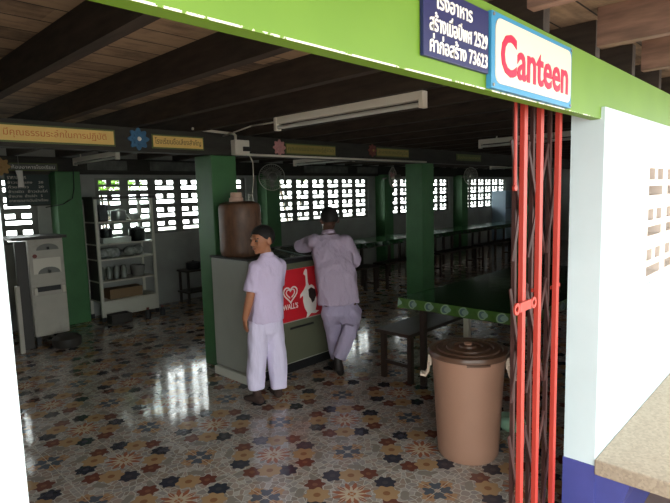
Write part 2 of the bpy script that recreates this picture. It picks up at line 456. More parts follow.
def text_mb(body, x0, x1, z0, z1, y, depth=.002, bold=0):
    """raised lettering facing -y, fitted into the given box"""
    cu = bpy.data.curves.new('lettering', 'FONT'); cu.body = body; cu.resolution_u = 3; cu.extrude = .02; cu.offset = bold
    ob = bpy.data.objects.new('lettering', cu); C.objects.link(ob)
    dg = bpy.context.evaluated_depsgraph_get(); me = bpy.data.meshes.new_from_object(ob.evaluated_get(dg))
    xs = [v.co.x for v in me.vertices]; ys = [v.co.y for v in me.vertices]
    ax, bx, ay, by = min(xs), max(xs), min(ys), max(ys)
    mb = MB()
    vs = [(x0+(v.co.x-ax)/(bx-ax)*(x1-x0), y-(depth if v.co.z > 0 else -depth*.2), z0+(v.co.y-ay)/(by-ay)*(z1-z0)) for v in me.vertices]
    mb.add(vs, [tuple(p.vertices) for p in me.polygons])
    bpy.data.objects.remove(ob); bpy.data.curves.remove(cu); bpy.data.meshes.remove(me)
    return mb

def rrect(x0, x1, z0, z1, r, n=5):
    out = []
    for cx, cz, a in ((x1-r, z1-r, 0), (x0+r, z1-r, 90), (x0+r, z0+r, 180), (x1-r, z0+r, 270)):
        for i in range(n+1):
            t = math.radians(a+90*i/n); out.append((cx+r*math.cos(t), cz+r*math.sin(t)))
    return out[::-1]

from mathutils import noise as mnoise
def remeshed(mb, name, mats, parent, voxel, it=4, fac=.5, fold=0):
    """one continuous surface grown over the overlapping volumes in mb"""
    me = mb.mesh('raw', [])
    ob = bpy.data.objects.new('raw', me); C.objects.link(ob)
    r = ob.modifiers.new('r', 'REMESH'); r.mode = 'VOXEL'; r.voxel_size = voxel
    sm = ob.modifiers.new('s', 'SMOOTH'); sm.factor = fac; sm.iterations = it
    dg = bpy.context.evaluated_depsgraph_get()
    out = bpy.data.meshes.new_from_object(ob.evaluated_get(dg)); out.name = name
    bpy.data.objects.remove(ob); bpy.data.meshes.remove(me)
    if fold:       # soft creases in the cloth
        nrm = [v.normal.copy() for v in out.vertices]
        for v, nn in zip(out.vertices, nrm):
            c = v.co; q = Vector((c.x*9+c.z*2.5, c.y*9-c.z*2.5, c.z*4.5))
            r = 1-2.2*abs(mnoise.noise(q))
            v.co = c+nn*fold*(r-.3+.5*mnoise.noise(q*2.3))
    org = wloc(parent)
    out.transform(Matrix.Translation(-org))
    out.materials.clear()
    for m in (mats if isinstance(mats, (list, tuple)) else [mats]): out.materials.append(m)
    out.shade_smooth()
    o = bpy.data.objects.new(name, out); C.objects.link(o); o.parent = parent
    return o

# ---------------------------------------------------------------- the setting
XL, XR, YB = -1.2, 16.0, 7.3
WF0, WF1 = .715, .85            # front wall faces
ZP = 2.30                       # underside of the planks
struct(MB().box(XL-.2, XR+.2, .70, YB+.15, -.12, 0).build('floor', M['floor']), 'glossy floor of grey mosaic tiles printed with flowers', 'floor')
fl = bpy.data.objects['floor']; fl.data.transform(Matrix.Translation(fl.location)); fl.location = (0, 0, 0)
struct(MB().box(-6, XR+4, -8, .70, -.14, -.005).build('ground', M['paving']), 'pinkish paving outside the canteen front', 'floor')
struct(MB().box(-14, 30, YB+.15, 30, -.3, -.1).build('ground', M['yard']), 'pale yard behind the vented wall', 'ground')

def wall_with_holes(name, x0, x1, y0, y1, z0, z1, hz0, hz1, holes, m, label):
    mb = MB().box(x0, x1, y0, y1, z0, hz0).box(x0, x1, y0, y1, hz1, z1)
    e = [x0]
    for a, b in holes: e += [a, b]
    e.append(x1)
    for a, b in zip(e[::2], e[1::2]): mb.box(a, b, y0, y1, hz0, hz1)
    return struct(mb.build(name, m), label, 'wall')

def vent_window(name, x0, n, z0, rows, pw, ph, y0, y1, m, label):
    mb = MB(); x1 = x0+n*pw
    for r in range(rows):
        z = z0+r*ph
        a, b, c, d = .18*ph, .41*ph, .57*ph, .84*ph      # slot below, two small holes above
        lo = 0 if r else .0
        for q0, q1 in ((lo, a), (b, c), (d, ph)): mb.box(x0, x1, y0, y1, z+q0, z+q1)
        for k in range(n+1):
            xc = x0+k*pw
            l, h = max(x0, xc-.062), min(x1, xc+.062)
            mb.box(l, h, y0, y1, z+a, z+b); mb.box(l, h, y0, y1, z+c, z+d)
            if k < n: mb.box(xc+pw/2-.034, xc+pw/2+.034, y0, y1, z+c, z+d)
    return struct(mb.build(name, m), label, 'vent window')

BAYS = [-.33, 2.92, 6.17, 9.42, 12.67]
holes = [(b, b+2.52) for b in BAYS]
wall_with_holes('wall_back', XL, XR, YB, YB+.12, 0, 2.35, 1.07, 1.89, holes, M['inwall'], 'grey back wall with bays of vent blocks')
names = ['behind the notice board and white cabinet', 'behind the glass display cabinet', 'behind the boy leaning on the freezer',
         'half hidden by the middle green column', 'beside the pale blue cabinet at the far end']
for i, b in enumerate(BAYS):
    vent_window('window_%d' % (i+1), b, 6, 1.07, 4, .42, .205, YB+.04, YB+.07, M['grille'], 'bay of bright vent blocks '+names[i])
fh = [(3.13, 5.65), (6.4, 8.92), (9.6, 12.12), (12.8, 15.32)]
wall_with_holes('wall_front', 2.385, XR, WF0, WF1, 0, 1.925, 1.06, 1.72, fh, M['wall'], 'white front wall right of the gate')
for i, (a, b) in enumerate(fh):
    vent_window('window_%d' % (i+6), a, 6, 1.06, 3, .42, .22, WF0+.012, WF1-.01, M['grille_w'],
        ['white vent blocks in the front wall beside the gate', 'second bay of white vent blocks along the front wall', 'third bay of white vent blocks along the front wall', 'last bay of white vent blocks along the front wall'][i])
# blue painted foot of the wall end, set a hair proud of the white paint
struct(MB().box(2.380, 2.387, WF0-.003, WF1+.003, 0, .352).build('baseboard_right', M['blue']), 'blue painted foot of the white wall end beside the gate', 'baseboard')
struct(MB().box(XL, .174, WF0, WF1, 0, 1.925).build('wall_left_front', M['wall']), 'white wall end at the left of the entrance', 'wall')
struct(MB().box(XL-.12, XL, WF0, YB+.12, 0, 2.35).build('wall_left', M['inwall']), 'left end wall of the canteen', 'wall')
struct(MB().box(XR, XR+.12, WF0, YB+.12, 0, 2.35).build('wall_right', M['inwall']), 'right end wall of the canteen', 'wall')
struct(MB().box(XL-.3, XR+.3, .73, .77, 1.876, 2.112).build('trim_1', M['fascia']), 'bright lime green beam across the front of the canteen', 'beam')

ceil = struct(MB().box(XL-.3, XR+.3, -.55, YB+.2, ZP, ZP+.03).build('ceiling', M['planks']), 'old brown plank ceiling', 'ceiling')
x = .855-.55*3
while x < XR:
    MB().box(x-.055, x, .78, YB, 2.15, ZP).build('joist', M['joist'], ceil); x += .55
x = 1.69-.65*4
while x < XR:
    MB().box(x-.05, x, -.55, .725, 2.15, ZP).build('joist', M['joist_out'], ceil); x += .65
struct(MB().box(XL, XR, 4.0, 4.12, 1.965, 2.15).build('beam', M['girder']), 'dark timber beam carrying the yellow signs over the green columns', 'beam')
struct(MB().box(XL, XR, YB-.09, YB, 1.935, 2.15).build('beam', M['girder']), 'dark timber beam along the top of the back wall', 'beam')

cols = [(2.65, 4.05, .27, 'green column at the left end of the freezer'), (5.95, 4.05, .28, 'green column standing behind the green table'),
        (9.3, 4.05, .28, 'green column seen past the red gate bars')]
for x, y, w, lb in cols:
    struct(MB().box(x, x+w, y, y+w, 0, 1.966).build('column', M['green'], bevel=.008), lb, 'column')
for i, x in enumerate((2.34, 5.68, 8.92, 12.15)):
    struct(MB().box(x, x+.3, 7.04, YB+.005, 0, 1.96).build('column', M['green'], bevel=.008),
        ['green column on the back wall between the white cabinet and the display cabinet', 'green column on the back wall right of the brown drum',
         'green column on the back wall left of the middle column', 'green column on the back wall right of the middle column'][i], 'column')

# raised terrazzo ledge along the front wall
lg = thing('terrazzo_ledge', (4, .2, 0), 'terrazzo topped ledge along the foot of the white wall', 'ledge'); lg['kind'] = 'structure'
MB().box(2.375, XR, -.9, WF0-.001, .315, .387).build('slab', M['terrazzo'], lg, bevel=.006)
prof = [(WF0-.001, 0), (WF0-.001, .315), (.575, .315), (.578, .285), (.59, .25), (.61, .18), (.615, 0)]
mb = MB(); n = len(prof)
mb.add([(2.39, y, z) for y, z in prof]+[(XR, y, z) for y, z in prof],
       [tuple(range(n)), tuple(range(2*n-1, n-1, -1))]+[(i, n+i, n+(i+1) % n, (i+1) % n) for i in range(n)])
mb.build('support', M['blue'], lg)

# ---------------------------------------------------------------- signs on the green beam
t = thing('thai_sign', (1.23, .729, 1.915), 'dark blue sign with white Thai lettering on the green beam', 'sign')
MB().box(1.066, 1.382, .718, .7295, 1.916, 2.082).build('plate', M['signblue'], t, bevel=.002)
for body, a, b, z0, z1 in (('โรงอาหาร', 1.118, 1.290, 2.032, 2.075), ('สร้างเมื่อปีพศ 2529', 1.090, 1.372, 1.977, 2.023), ('ค่าก่อสร้าง 73623', 1.090, 1.372, 1.928, 1.972)):
    text_mb(body, a, b, z0, z1, .718, .002, .012).build('lettering', M['whitepaint'], t)
t = thing('canteen_sign', (1.69, .729, 1.88), 'white Canteen sign with sky blue border and red lettering', 'sign')
MB().box(1.388, 1.990, .712, .7295, 1.880, 2.088).build('plate', M['skyblue'], t, bevel=.002)
MB().prism(rrect(1.408, 1.974, 1.896, 2.073, .028), .709, .713).build('panel', M['cream'], t)
text_mb('Canteen', 1.436, 1.946, 1.920, 2.040, .709, .002, .02).build('lettering', M['crimson'], t)
for px, pz in ((1.398, 2.079), (1.398, 1.889), (1.981, 2.079), (1.981, 1.889)):
    MB().cyl((px, .712, pz), (px, .709, pz), .005, n=8).build('screw', M['steel'], t)

# ---------------------------------------------------------------- red folding gate
t = thing('folding_gate', (1.98, .85, 0), 'red folding metal gate pushed to the right side of the entrance', 'gate')
def channel(mb, x, y, w, z0, z1):
    mb.box(x, x+w, y, y+.003, z0, z1); mb.box(x, x+.003, y+.003, y+.018, z0, z1); mb.box(x+w-.003, x+w, y+.003, y+.018, z0, z1)
for x in (1.905, 2.053, 2.241):
    mb = MB(); channel(mb, x, .845, .028, .012, 1.96); mb.build('upright', M['red'], t)
for x in (1.965, 2.125, 2.30):
    MB().box(x, x+.018, .905, .920, .012, 1.96).build('rear_upright', M['red_shaded'], t)
for z0 in (.15, .75, 1.32):
    for xa, xb in ((1.91, 2.05), (2.05, 2.24), (2.24, 2.36)):
        a, b = (xa, .889, z0), (xb, .889, z0+.46); c, d = (xa, .897, z0+.46), (xb, .897, z0)
        for p, q in ((a, b), (c, d)):
            p, q = Vector(p), Vector(q); w = (q-p).normalized().cross(Vector((0, 1, 0)))*.009
            MB().obox((p+q)/2, (q-p)/2, Vector((0, .0025, 0)), w).build('lattice_strip', M['red_shaded'], t)
MB().box(2.05, 2.12, .868, .874, 1.178, 1.192).build('cross_strip', M['red'], t)
MB().box(2.245, 2.345, .868, .874, 1.160, 1.174).build('cross_strip', M['red'], t)
MB().cyl((1.862, .86, 1.60), (1.862, .86, 1.95), .006, n=8).build('drop_rod', M['red'], t)
MB().cyl((1.862, .855, 1.60), (1.862, .865, 1.60), .012, n=10).build('rod_ring', M['red'], t)
mb = MB()
for s in (-1, 1):
    cx = 1.918+s*.075; k = 20
    vs, fs = [], []
    for r in (.011, .023):
        for y in (.836, .842):
            vs += [(cx+r*math.cos(2*PI*i/k), y, 1.150+r*math.sin(2*PI*i/k)) for i in range(k)]
    for i in range(k):
        j = (i+1) % k
        fs += [(i, j, 2*k+j, 2*k+i), (k+i, 3*k+i, 3*k+j, k+j), (i, k+i, k+j, j), (2*k+i, 2*k+j, 3*k+j, 3*k+i)]
    mb.add(vs, fs)
mb.box(1.868, 1.968, .836, .8445, 1.132, 1.168)
mb.build('lock_plate', M['red'], t)

# ---------------------------------------------------------------- lamps under the ceiling
def lamp(x, y0, z, label, L=1.27):
    t = thing('fluorescent_lamp', (x, y0, z-.085), label, 'lamp', 'fluorescent lamps under the joists')
    MB().box(x-.022, x+.022, y0, y0+L, z-.05, z).build('housing', M['lampw'], t, bevel=.004)
    for y in (y0+.2, y0+L-.2): MB().box(x-.006, x+.006, y-.006, y+.006, z-.005, ZP if abs(x-2.5) > .05 else z).build('hanger', M['lampw'], t)
    MB().cyl((x-.012, y0+.03, z-.075), (x-.012, y0+L-.03, z-.075), .014, n=14).build('tube', M['tube'], t, smooth=.6)
    for y in (y0-.004, y0+L-.026):
        MB().box(x-.028, x+.022, y, y+.03, z-.095, z-.002).build('lamp_holder', M['lampw'], t, bevel=.004)
    return t
L1 = lamp(2.50, 1.68, 2.15, 'long white lamp fixture hanging nearest the entrance, under the green beam')
for x, y, lb in ((5.33, 1.6, 'white lamp fixture seen just left of the red gate bars'), (5.65, 5.0, 'white lamp fixture above the leaning boy, behind the signed beam'),
                 (11.5, 4.65, 'small far lamp fixture above the pale blue cabinet'), (2.62, 5.85, 'white lamp fixture above the glass display cabinet')):
    lamp(x, y, 2.135, lb)

# ---------------------------------------------------------------- yellow signs and foam flowers on the beam
def strip_sign(x0, x1, z0, z1, y, m, ml, words, label, faded=False):
    t = thing('strip_sign', ((x0+x1)/2, y, z0), label, 'sign', 'strip signs on the beam')
    MB().box(x0-.012, x1+.012, y-.004, y, z0-.012, z1+.012).build('backing', M['greenedge'], t)
    MB().box(x0, x1, y-.009, y-.004, z0, z1).build('board', m, t)
    h = z1-z0
    text_mb(words, x0+.03*(x1-x0), x1-.04*(x1-x0), z0+.18*h, z1-.14*h, y-.009, .001).build('lettering', ml, t)
    return t
YG = 4.0
strip_sign(.35, 1.765, 2.008, 2.108, YG, M['yellow'], M['orange'], 'อยากเป็นเด็กดี หนู ๆ ควร มีคุณธรรมระลึกในการปฏิบัติ', 'long yellow strip sign with orange Thai lettering, left of the blue foam flower')
strip_sign(2.085, 2.54, 2.008, 2.098, YG, M['yellow'], M['brownl'], 'โรงเรียนชื่อเสียงสำคัญ', 'short yellow strip sign with brown lettering right of the blue foam flower')
strip_sign(3.50, 4.20, 2.010, 2.095, YG, M['olive'], M['greenedge'], 'คุณธรรมนำความรู้สู่ชีวิต', 'faded yellow strip sign right of the pink foam flower')
strip_sign(4.93, 5.56, 2.030, 2.112, YG, M['olive'], M['greenedge'], 'สะอาดกายเจริญวัย', 'faded yellow strip sign left of the middle green column')
strip_sign(6.75, 7.45, 2.03, 2.10, YG, M['greenedge'], M['olive'], 'รับประทานอาหาร', 'dim strip sign right of the middle green column')
strip_sign(1.90, 2.42, 1.985, 2.055, YB-.09, M['panelg'], M['whitepaint'], 'ห้องอาหารโรงเรียน', 'small grey strip sign above the dark notice board')
def foam_flower(x, z, R, y, m, mc, label):
    t = thing('foam_flower', (x, y, z-R), label, 'flower ornament', 'foam flowers on the beam')
    mb = MB(); pts = []
    for i in range(64):
        a = 2*PI*i/64; r = R*(.86+.14*math.cos(8*a)); pts.append((x+r*math.cos(-a), z+r*math.sin(-a)))
    mb.prism(pts, y-.012, y).build('petals', m, t)
    pts2 = [(x+.6*(p[0]-x), z+.6*(p[1]-z)) for p in pts]
    MB().prism(pts2, y-.022, y-.012).build('inner_petals', m, t)
    MB().ball((x, y-.02, z), (R*.2, .014, R*.2)).build('flower_centre', mc, t, smooth=True)
foam_flower(1.962, 2.063, .088, YG, M['petalb'], M['whitepaint'], 'blue foam flower between the two yellow strip signs')
foam_flower(3.408, 2.058, .080, YG, M['petalp'], M['petalp'], 'pale pink foam flower left of a faded yellow strip sign')
foam_flower(4.84, 2.085, .075, YG, M['petalr'], M['petaly'], 'dull red foam flower left of a faded strip sign near the middle column')
foam_flower(1.80, 2.02, .11, YB-.09, M['petaly'], M['petaly'], 'tan foam flower on the back beam above the notice board')
for x0, x1, lb in ((2.78, 3.36, 'grey framed picture above the glass display cabinet'), (3.66, 4.50, 'wide grey picture panel right of the framed one above the display cabinet'),
                   (6.70, 7.95, 'wide grey picture panel above the leaning boy'), (8.2, 8.9, 'grey picture panel above the fan near the middle column')):
    t = thing('picture_panel', ((x0+x1)/2, YB-.09, 1.98), lb, 'picture', 'grey picture panels on the back beam')
    MB().box(x0, x1, YB-.105, YB-.09, 1.975, 2.135).build('frame', M['girder'], t)
    MB().box(x0+.02, x1-.02, YB-.108, YB-.105, 1.99, 2.12).build('print', M['panelg'], t)

# switch box, conduits, cables
t = thing('switch_box', (2.915, 4.0, 1.96), 'white electric switch box on the beam right of the first column', 'switch box')
MB().box(2.835, 2.995, 3.93, 4.0, 1.965, 2.10).build('box', M['plasticw'], t, bevel=.006)
MB().box(2.915, 3.0, 3.905, 3.93, 2.0, 2.04).build('plug', M['black'], t, bevel=.004)
tag(MB().tube([(2.88, 3.985, 2.10), (2.88, 3.985, 2.145), (2.86, 3.985, 2.158), (2.50, 3.985, 2.17), (2.44, 3.985, 2.175)], .012).build('conduit', M['plasticw'], smooth=True), 'white conduit bending down into the switch box', 'conduit')
tag(MB().tube([(3.0, 3.985, 1.975), (5.95, 3.985, 1.975)], .011).build('conduit', M['plasticw'], smooth=True), 'long pale conduit along the beam from the switch box to the middle column', 'conduit')
tag(MB().tube([(2.98, 3.92, 1.965), (3.0, 3.9, 1.90), (2.97, 3.86, 1.75), (2.92, 3.82, 1.62), (2.86, 3.80, 1.57)], .005).build('cable', M['plasticw'], smooth=True), 'thin cable dropping from the switch box to the brown drum', 'cable')
tag(MB().tube([(2.50, 2.95, 2.12), (2.62, 3.4, 2.148), (2.75, 3.99, 2.13)], .006).build('cable', M['plasticw'], smooth=True), 'thin cable from the nearest lamp fixture to the beam', 'cable')
tag(MB().tube([(2.56, 7.03, 2.0), (2.55, 7.03, 1.75), (2.52, 7.03, 1.62), (2.40, 7.03, 1.55), (2.2, 7.03, 1.52)], .006).build('cable', M['black'], smooth=True), 'dark cable hanging on the green column beside the notice board', 'cable')

# ---------------------------------------------------------------- wall fans
def fan(x, y, z, yaw, label, bladem):
    t = thing('wall_fan', (x, 7.03, z-.25), label, 'fan', 'wall fans on the green columns')
    R = Matrix.Translation((x, y, z)) @ Matrix.Rotation(yaw, 4, 'Z')
    def tr(mb):
        mb.v = [tuple(R @ Vector(p)) for p in mb.v]; return mb
    r0 = .215
    ring = [(r0*math.cos(2*PI*i/40), 0, r0*math.sin(2*PI*i/40)) for i in range(41)]
    mb = MB().tube(ring, .006, n=6)
    for rr, yy in ((.15, -.045), (.08, -.06)):
        mb.tube([(rr*math.cos(2*PI*i/28), yy, rr*math.sin(2*PI*i/28)) for i in range(29)], .002, n=4)
    for i in range(36):
        a = 2*PI*i/36; c, s = math.cos(a), math.sin(a)
        mb.tube([(.03*c, -.062, .03*s), (.15*c, -.045, .15*s), (r0*c, 0, r0*s), (.15*c, .05, .15*s), (.05*c, .06, .05*s)], .0016, n=3)
    tr(mb).build('cage', M['frame'], t)
    for k in range(3):
        a = 2*PI*k/3+.5; b = MB(); vs = []
        for j in range(9):
            rr = .035+.155*j/8; w = .05*math.sin(PI*(.15+.8*j/8))+.02
            for sgn in (-1, 1):
                aa = a+sgn*w/rr*.6
                vs.append((rr*math.cos(aa), sgn*.014, rr*math.sin(aa))); 
        vs2 = [(p[0], p[1]+.003, p[2]) for p in vs]
        n = len(vs); fs = [(2*j, 2*j+1, 2*j+3, 2*j+2) for j in range(8)]+[(n+2*j, n+2*j+2, n+2*j+3, n+2*j+1) for j in range(8)]
        tr(b.add(vs+vs2, fs)).build('blade', bladem, t)
    tr(MB().cyl((0, -.065, 0), (0, .03, 0), .035, n=16)).build('hub', M['plasticw'], t, smooth=.6)
    tr(MB().lathe([(.0, .05), (.05, .05), (.06, .09), (.055, .16), (.0, .19)], axis='y', n=18)).build('motor', M['plasticg'], t, smooth=.6)
    p = R @ Vector((0, .14, 0))
    MB().tube([tuple(p), (x, 7.0, z-.02), (x, 7.035, z-.02)], .014).build('bracket', M['plasticg'], t)
fan(5.58, 6.76, 1.885, -.5, 'wall fan with grey cage right of the brown drum', M['plasticg'])
fan(8.85, 6.76, 1.885, .35, 'wall fan with pale blades left of the middle green column', M['petalp'])
fan(12.1, 6.76, 1.93, -.4, 'wall fan right of the middle green column, near the far end', M['plasticg'])

# ---------------------------------------------------------------- ice cream freezer
FX0, FX1, FY0, FY1 = 2.555, 3.68, 3.45, 3.99
ZF, ZK = 1.02, 1.075
t = thing('chest_freezer', (3.1, 3.72, 0), 'grey chest freezer with a red ice cream panel on its front', 'freezer')
MB().box(FX0-.015, FX1+.01, FY0+.035, FY1+.01, 0, .075).build('plinth', M['plinth'], t, bevel=.006)
MB().box(FX0+.05, FX1, FY0+.02, FY0+.034, .0, .085).build('plinth_shade', M['black'], t)  # black strip standing in for the shade along the plinth front
n = [(FY0, .085), (FY0, ZF-.03), (FY1, ZK-.03), (FY1, .085)]
mb = MB(); mb.add([(x, y, z) for x in (FX0+.325, FX1) for y, z in n], [(0, 1, 2, 3), (7, 6, 5, 4)]+[(i, 4+i, 4+(i+1) % 4, (i+1) % 4) for i in range(4)])
mb.box(FX0, FX0+.325, FY0, FY1, .085, 1.062)
mb.build('body', M['freezer'], t, bevel=.012)
mb = MB()
def slope(y): return ZF+(ZK-ZF)*(y-FY0)/(FY1-FY0)
def slab(mb, x0, x1, y0, y1, lo, hi, mi=0):
    mb.add([(x, y, slope(y)+h) for h in (lo, hi) for y in (y0, y1) for x in (x0, x1)], [(0, 2, 3, 1), (4, 5, 7, 6), (0, 1, 5, 4), (2, 6, 7, 3), (0, 4, 6, 2), (1, 3, 7, 5)], mi)
slab(mb, FX0+.33, FX1+.008, FY0-.008, FY0+.05, -.028, .012); slab(mb, FX0+.33, FX1+.008, FY1-.05, FY1+.005, -.028, .012)
mb.box(FX0-.008, FX0+.33, FY0-.008, FY1+.005, 1.062, 1.078); slab(mb, FX1-.05, FX1+.008, FY0+.05, FY1-.05, -.028, .012)
slab(mb, FX0+.33, FX1-.05, FY0+.05, FY1-.05, -.028, -.02)
mb.build('top_rim', M['black'], t, bevel=.004)
for a, b, h in ((FX0+.34, 3.29, 0), (3.25, FX1-.05, .007)):
    mb = MB(); slab(mb, a, b, FY0+.05, FY1-.05, -.002+h, .004+h)
    l = mb.build('sliding_lid', M['lidglass'], t); l['label'] = 'grey glass lid'
MB().box(FX0+.02, FX1-.02, FY0-.006, FY0+.002, .94, .992).build('top_band', M['freezerd'], t)
pn = MB().box(FX0+.03, FX1-.03, FY0-.006, FY0+.002, .475, .938).build('front_panel', M['freezerred'], t); pn['label'] = 'red front panel'
def outline(poly, y, name, m):
    MB().prism(poly, y-.0025, y).build(name, M[m], pn)
yf = FY0-.006
# heart shaped swirl: two nested ribbons
def ribbon(pts, w, name):
    L, R = [], []
    for i, p in enumerate(pts):
        a = pts[max(0, i-1)]; b = pts[min(len(pts)-1, i+1)]
        d = Vector((b[0]-a[0], b[1]-a[1])).normalized(); nn = Vector((-d.y, d.x))*w
        L.append((p[0]+nn.x, p[1]+nn.y)); R.append((p[0]-nn.x, p[1]-nn.y))
    mb = MB(); k = len(pts)
    mb.add([(x, yf-.002, z) for x, z in L]+[(x, yf-.002, z) for x, z in R]+[(x, yf, z) for x, z in L]+[(x, yf, z) for x, z in R],
           [(i, i+1, k+i+1, k+i) for i in range(k-1)]+[(2*k+i, i, i+1, 2*k+i+1)[::-1] for i in range(k-1)]+[(k+i, 3*k+i, 3*k+i+1, k+i+1)[::-1] for i in range(k-1)])
    mb.build(name, M['decalw'], pn)
def heart(cx, cz, s, a0, a1, n=28):
    out = []
    for i in range(n+1):
        a = a0+(a1-a0)*i/n
        out.append((cx+s*16*math.sin(a)**3/17, cz+s*(13*math.cos(a)-5*math.cos(2*a)-2*math.cos(3*a)-math.cos(4*a))/17))
    return out
ribbon(heart(3.0, .722, .085, .35, 6.0), .0065, 'heart_logo')
ribbon(heart(3.0, .725, .052, -2.6, 2.5), .0055, 'heart_logo')
text_mb("WALL'S", 2.905, 3.085, .585, .635, yf, .002, .02).build('lettering', M['decalw'], pn)
sil = [(3.172, .905), (3.190, .925), (3.205, .915), (3.208, .880), (3.212, .800), (3.225, .765), (3.262, .770), (3.290, .748), (3.305, .700), (3.318, .62),
       (3.312, .56), (3.300, .525), (3.345, .512), (3.300, .495), (3.245, .505), (3.205, .478), (3.182, .475), (3.196, .515), (3.165, .565), (3.148, .63), (3.150, .685),
       (3.110, .665), (3.118, .700), (3.160, .735), (3.188, .775), (3.186, .860), (3.160, .880)]
outline(sil, yf, 'splash_print', 'decalw')
outline([(3.215, .73), (3.25, .745), (3.30, .72), (3.31, .66), (3.285, .615), (3.26, .60), (3.245, .635), (3.222, .66)], yf-.0025, 'chocolate_print', 'decalk')
MB().box(FX0+.03, FX1-.03, FY0-.004, FY0+.002, .10, .465).build('lower_panel', M['freezerd'], t)
MB().box(2.985, 3.27, FY0-.010, FY0-.003, .400, .418).build('grille_slot', M['black'], t)

# brown drum on the freezer
cx, cy = 2.725, 3.76; zb = 1.0785
t = thing('water_drum', (cx, cy, zb), 'brown ribbed drum with a pale cap standing on the freezer', 'drum')
pr = [(.165, 0), (.178, .02)]
for i in range(1, 12):
    z = .02+i*.034; pr += [(.184, z-.010), (.182, z)]
pr += [(.182, .42), (.17, .45), (.12, .47)]
MB().lathe([(r, h+zb) for r, h in pr], (cx, cy, 0)).build('barrel', M['drum'], t, smooth=.7)
MB().lathe([(.06, zb+.465), (.062, zb+.50), (.05, zb+.505), (.05, zb+.545), (.04, zb+.55)], (cx-.03, cy, 0), n=24).build('cap', M['drumcap'], t, smooth=.6)
MB().tube([(cx+.09, cy-.02, zb+.46), (cx+.09, cy-.02, zb+.53), (cx+.13, cy-.02, zb+.535), (cx+.14, cy-.02, zb+.46)], .008).build('carrying_handle', M['steel'], t)

# ---------------------------------------------------------------- trash can
cx, cy = 2.742, 1.549
t = thing('trash_can', (cx, cy, 0), 'tall brown plastic trash can with a dark lid beside the red gate', 'trash can')
MB().lathe([(.172, 0), (.179, .012), (.183, .05), (.200, .36), (.212, .565), (.216, .60), (.224, .602), (.226, .635), (.215, .637), (.2, .60), (.17, .05)], (cx, cy, 0), n=64).build('bin', M['bin'], t, smooth=.7)
ld = MB().lathe([(.236, .622), (.238, .640), (.232, .652), (.205, .656), (.200, .650), (.185, .650), (.180, .658), (.150, .662), (.145, .654), (.130, .654), (.125, .664), (.085, .668), (.08, .660), (.055, .660), (.05, .672), (.02, .676), (.0, .676)], (cx, cy, 0), n=64).build('lid', M['lid'], t, smooth=.7)
MB().lathe([(.022, .675), (.024, .684), (.012, .69), (0, .69)], (cx, cy, 0), n=20).build('lid_knob', M['bin'], ld, smooth=.7)
fx, fy = -.870, -.493
ang0 = math.atan2(fy, fx)+.25
mb = MB()
pts = [(ang0-.28+.56*i/10) for i in range(11)]
vs = [(cx+r*math.cos(a), cy+r*math.sin(a), z) for z in (.611, .621) for r in (.232, .243) for a in pts]
k = 11
fs = [(i, i+1, k+i+1, k+i)[::-1] for i in range(k-1)]+[(2*k+i, 2*k+i+1, 3*k+i+1, 3*k+i) for i in range(k-1)]+[(k+i, k+i+1, 3*k+i+1, 3*k+i) for i in range(k-1)]+[(i, 2*k+i, 2*k+i+1, i+1) for i in range(k-1)]
mb.add(vs, fs).build('lid_lip', M['lid'], ld)
for sg in (-1, 1):
    d = Vector((.505*sg, -.863*sg, 0))      # sideways as seen from the entrance
    o = Vector((cx, cy, 0)); w = Vector((d.y, -d.x, 0))
    mb = MB()
    mb.obox(o+d*.226+Vector((0, 0, .575)), d*.010, w*.026, Vector((0, 0, .034)))
    mb.tube([o+d*.232+w*s*.02+Vector((0, 0, .56)) for s in (-1, 1)], .008)
    for s in (-1, 1):
        mb.tube([o+d*.232+w*s*.028+Vector((0, 0, .56)), o+d*.236+w*s*.028+Vector((0, 0, .505)), o+d*.252+w*s*.028+Vector((0, 0, .478)), o+d*.278+w*s*.024+Vector((0, 0, .482))], .0085)
    mb.tube([o+d*.278+w*.024+Vector((0, 0, .482)), o+d*.278-w*.024+Vector((0, 0, .482))], .010)
    mb.build('clip_handle', M['handle'], t, smooth=.8)

